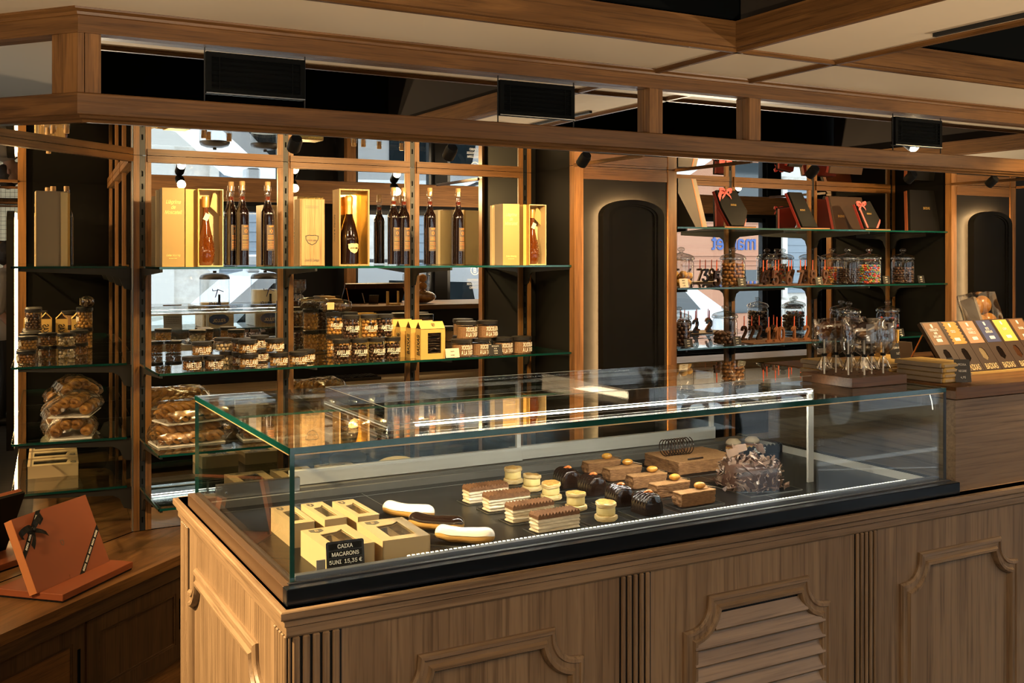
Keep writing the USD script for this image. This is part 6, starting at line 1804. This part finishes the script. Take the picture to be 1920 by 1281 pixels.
part(ms_, 'sign_lettering', s3, 'sign_blue', label='blue letters market')
rm = thing('road_marking', 'white painted lines on the asphalt outside the door', 'road marking', (0, 0, SZ))
for q in ([(3.2, -2.9), (8.5, -2.9), (8.5, -2.78), (3.2, -2.78)], [(4.0, -2.8), (4.1, -2.8), (6.0, -2.0), (5.9, -2.0)], [(5.8, -2.8), (5.9, -2.8), (7.8, -2.0), (7.7, -2.0)]): part(rm, 'painted_line', ext(q, .004), 'stone_wall')
def vehicle(x0, y, prof, win, w, label, name, cat_, wheels, wr=.31):
    t = thing(name, label, cat_, (x0, y, SZ))
    P_ = Polygon(prof).buffer(.06).buffer(-.06)
    part(t, 'body', ext_xz(P_, -w / 2, w / 2), 'van_white')
    for q in win:
        part(t, 'side_window', cat(ext_xz(Polygon(q), w / 2, w / 2 + .008), ext_xz(Polygon(q), -w / 2 - .008, -w / 2)), 'car_glass')
    for q in wheels:
        wh_ = lathe([(0, -.1), (wr * .6, -.1), (wr, -.08), (wr, .08), (wr * .6, .1), (0, .1)], 24)
        for s_ in (-1, 1):
            part(t, 'wheel', moved(wh_, (q, s_ * (w / 2 - .08), wr), rx=90), 'tyre', 40)
            part(t, 'hub_cap', moved(lathe([(0, -.012), (wr * .55, -.012), (wr * .5, .012), (0, .02)], 20), (q, s_ * (w / 2 + .02), wr), rx=90), 'steel', 40)
    part(t, 'wing_mirror', cat(*[bx(win[0][0][0] + .1, win[0][0][0] + .25, s_ * w / 2, s_ * (w / 2 + .2), prof[3][1] * .98, prof[3][1] * .98 + .2, .02) for s_ in (-1, 1)]), 'van_white')
    return t
VP = [(0, .25), (4.4, .25), (4.4, 1.3), (4.3, 1.82), (2.0, 1.88), (1.35, 1.72), (.75, 1.12), (.1, .98), (0, .7)]
VW = [[(1.05, 1.10), (1.75, 1.10), (1.75, 1.66), (1.50, 1.64)], [(2.9, 1.08), (4.1, 1.08), (4.0, 1.62), (2.9, 1.66)]]
VP = [(x, z * .86) for x, z in VP]; VW = [[(x, z * .86) for x, z in q] for q in VW]
vehicle(1.75, -3.9, VP, VW, 1.70, 'white delivery van parked in the street before the window', 'delivery_van', 'van', (.85, 3.6))
part(stage.GetPrimAtPath('/World/delivery_van'), 'roof_rail', cat(*[tube([(1.9, s_ * .7, 1.61), (2.1, s_ * .7, 1.67), (4.0, s_ * .7, 1.65), (4.2, s_ * .7, 1.57)], .022, 8) for s_ in (-1, 1)]), 'dark_metal')
CP = [(0, .22), (3.8, .22), (3.85, .75), (3.6, .95), (3.0, 1.30), (1.6, 1.36), (.95, .92), (.1, .78), (-.03, .5)]
CW = [[(1.12, .92), (2.2, .92), (2.2, 1.28), (1.65, 1.28)], [(2.28, .92), (3.2, .92), (2.85, 1.24), (2.28, 1.28)]]
vehicle(6.7, -4.5, CP, CW, 1.65, 'small white car parked right of the van', 'car', 'car', (.7, 3.1), .28)

# ================================================================== A PERSON, SEEN IN THE LEFT MIRROR
def limb(a, b, ra, rb):
    def sp(c, r): return manifold3d.Manifold.sphere(r, 20).translate([float(q) for q in c])
    return manifold3d.Manifold.batch_hull([sp(a, ra), sp(b, rb)])
def blob(bones, e=.03, it=12):
    m = manifold3d.Manifold.batch_boolean([limb(*b) for b in bones], manifold3d.OpType.Add).refine_to_length(e)
    t_ = tri(m); trimesh.smoothing.filter_taubin(t_, iterations=it); return t_
pr = thing('person', 'person in a loose grey shirt and dark trousers standing with the back turned', 'person', (7.29, 3.50, 0), 185)
J_ = dict(hipL=(.09, 0, .92), hipR=(-.09, 0, .92), knL=(.10, -.02, .50), knR=(-.11, .03, .50), anL=(.10, .02, .09), anR=(-.13, .09, .09), ch=(0, -.02, 1.30), nk=(0, -.03, 1.46),
          shL=(.17, -.01, 1.38), shR=(-.17, -.01, 1.38), elL=(.24, .02, 1.10), elR=(-.24, .02, 1.10), wrL=(.22, -.12, .90), wrR=(-.22, -.12, .90), hd=(0, -.06, 1.60))
legs = [(J_['hipL'], J_['knL'], .095, .062), (J_['knL'], J_['anL'], .060, .042), (J_['hipR'], J_['knR'], .095, .062), (J_['knR'], J_['anR'], .060, .042), (J_['hipL'], J_['hipR'], .11, .11)]
skin = [(J_['ch'], J_['nk'], .07, .05), (J_['nk'], (0, -.055, 1.54), .05, .055), ((0, -.06, 1.56), (0, -.055, 1.63), .072, .090), ((0, -.10, 1.53), (0, -.09, 1.60), .045, .07), (J_['elL'], J_['wrL'], .040, .028), (J_['elR'], J_['wrR'], .040, .028)]
for s_ in (1, -1):
    w_ = np.array(J_['wrL'] if s_ > 0 else J_['wrR']); pl_ = w_ + [0, -.05, -.05]
    skin.append((w_, pl_, .026, .030))
    for k in range(4):
        b_ = pl_ + [s_ * (.026 - .017 * k), -.012, -.014]; m_ = b_ + [0, -.030, -.022]; e_ = m_ + [0, -.010, -.026 + .004 * abs(k - 1)]
        skin += [(b_, m_, .0095, .0088), (m_, e_, .0088, .0075)]
    th_ = w_ + [-s_ * .030, -.03, -.02]; skin += [(th_, th_ + [-s_ * .014, -.03, -.016], .011, .009)]
    skin += [((s_ * .084, -.05, 1.60), (s_ * .088, -.045, 1.57), .016, .012)]
skin += [((0, -.155, 1.585), (0, -.170, 1.565), .010, .013), ((-.02, -.150, 1.535), (.02, -.150, 1.535), .008, .008)]
part(pr, 'body', blob(skin + [(J_['ch'], (0, 0, 1.0), .12, .11), (J_['shL'], J_['elL'], .055, .042), (J_['shR'], J_['elR'], .055, .042)] + [(a, b, r1 * .9, r2 * .9) for a, b, r1, r2 in legs], .02, 8), 'skin', True)
part(pr, 'trousers', blob(legs), 'trousers', True)
part(pr, 'shirt', blob([((0, -.01, 1.36), (0, .0, 1.10), .135, .150), ((0, 0, 1.10), (0, .01, .86), .150, .165), (J_['shL'], J_['shR'], .078, .078), ((.08, -.01, 1.34), (.09, 0, .90), .12, .13), ((-.08, -.01, 1.34), (-.09, 0, .90), .12, .13), (J_['shL'], J_['elL'], .072, .062), (J_['shR'], J_['elR'], .072, .062)]), 'shirt', True)
part(pr, 'hair', blob([((0, -.035, 1.62), (0, -.03, 1.67), .092, .080), ((0, -.01, 1.58), (0, -.01, 1.64), .075, .08)], .02, 6), 'hair', True)
part(pr, 'eye', cat(ball(.010, (.032, -.148, 1.60)), ball(.010, (-.032, -.148, 1.60))), 'hair', True)
for s_, an in ((1, J_['anL']), (-1, J_['anR'])):
    part(pr, 'shoe', blob([((an[0], an[1] + .03, .045), (an[0], an[1] - .16, .035), .045, .036), ((an[0], an[1], .09), (an[0], an[1] + .02, .05), .045, .045)], .02, 5), 'black_plastic', True)
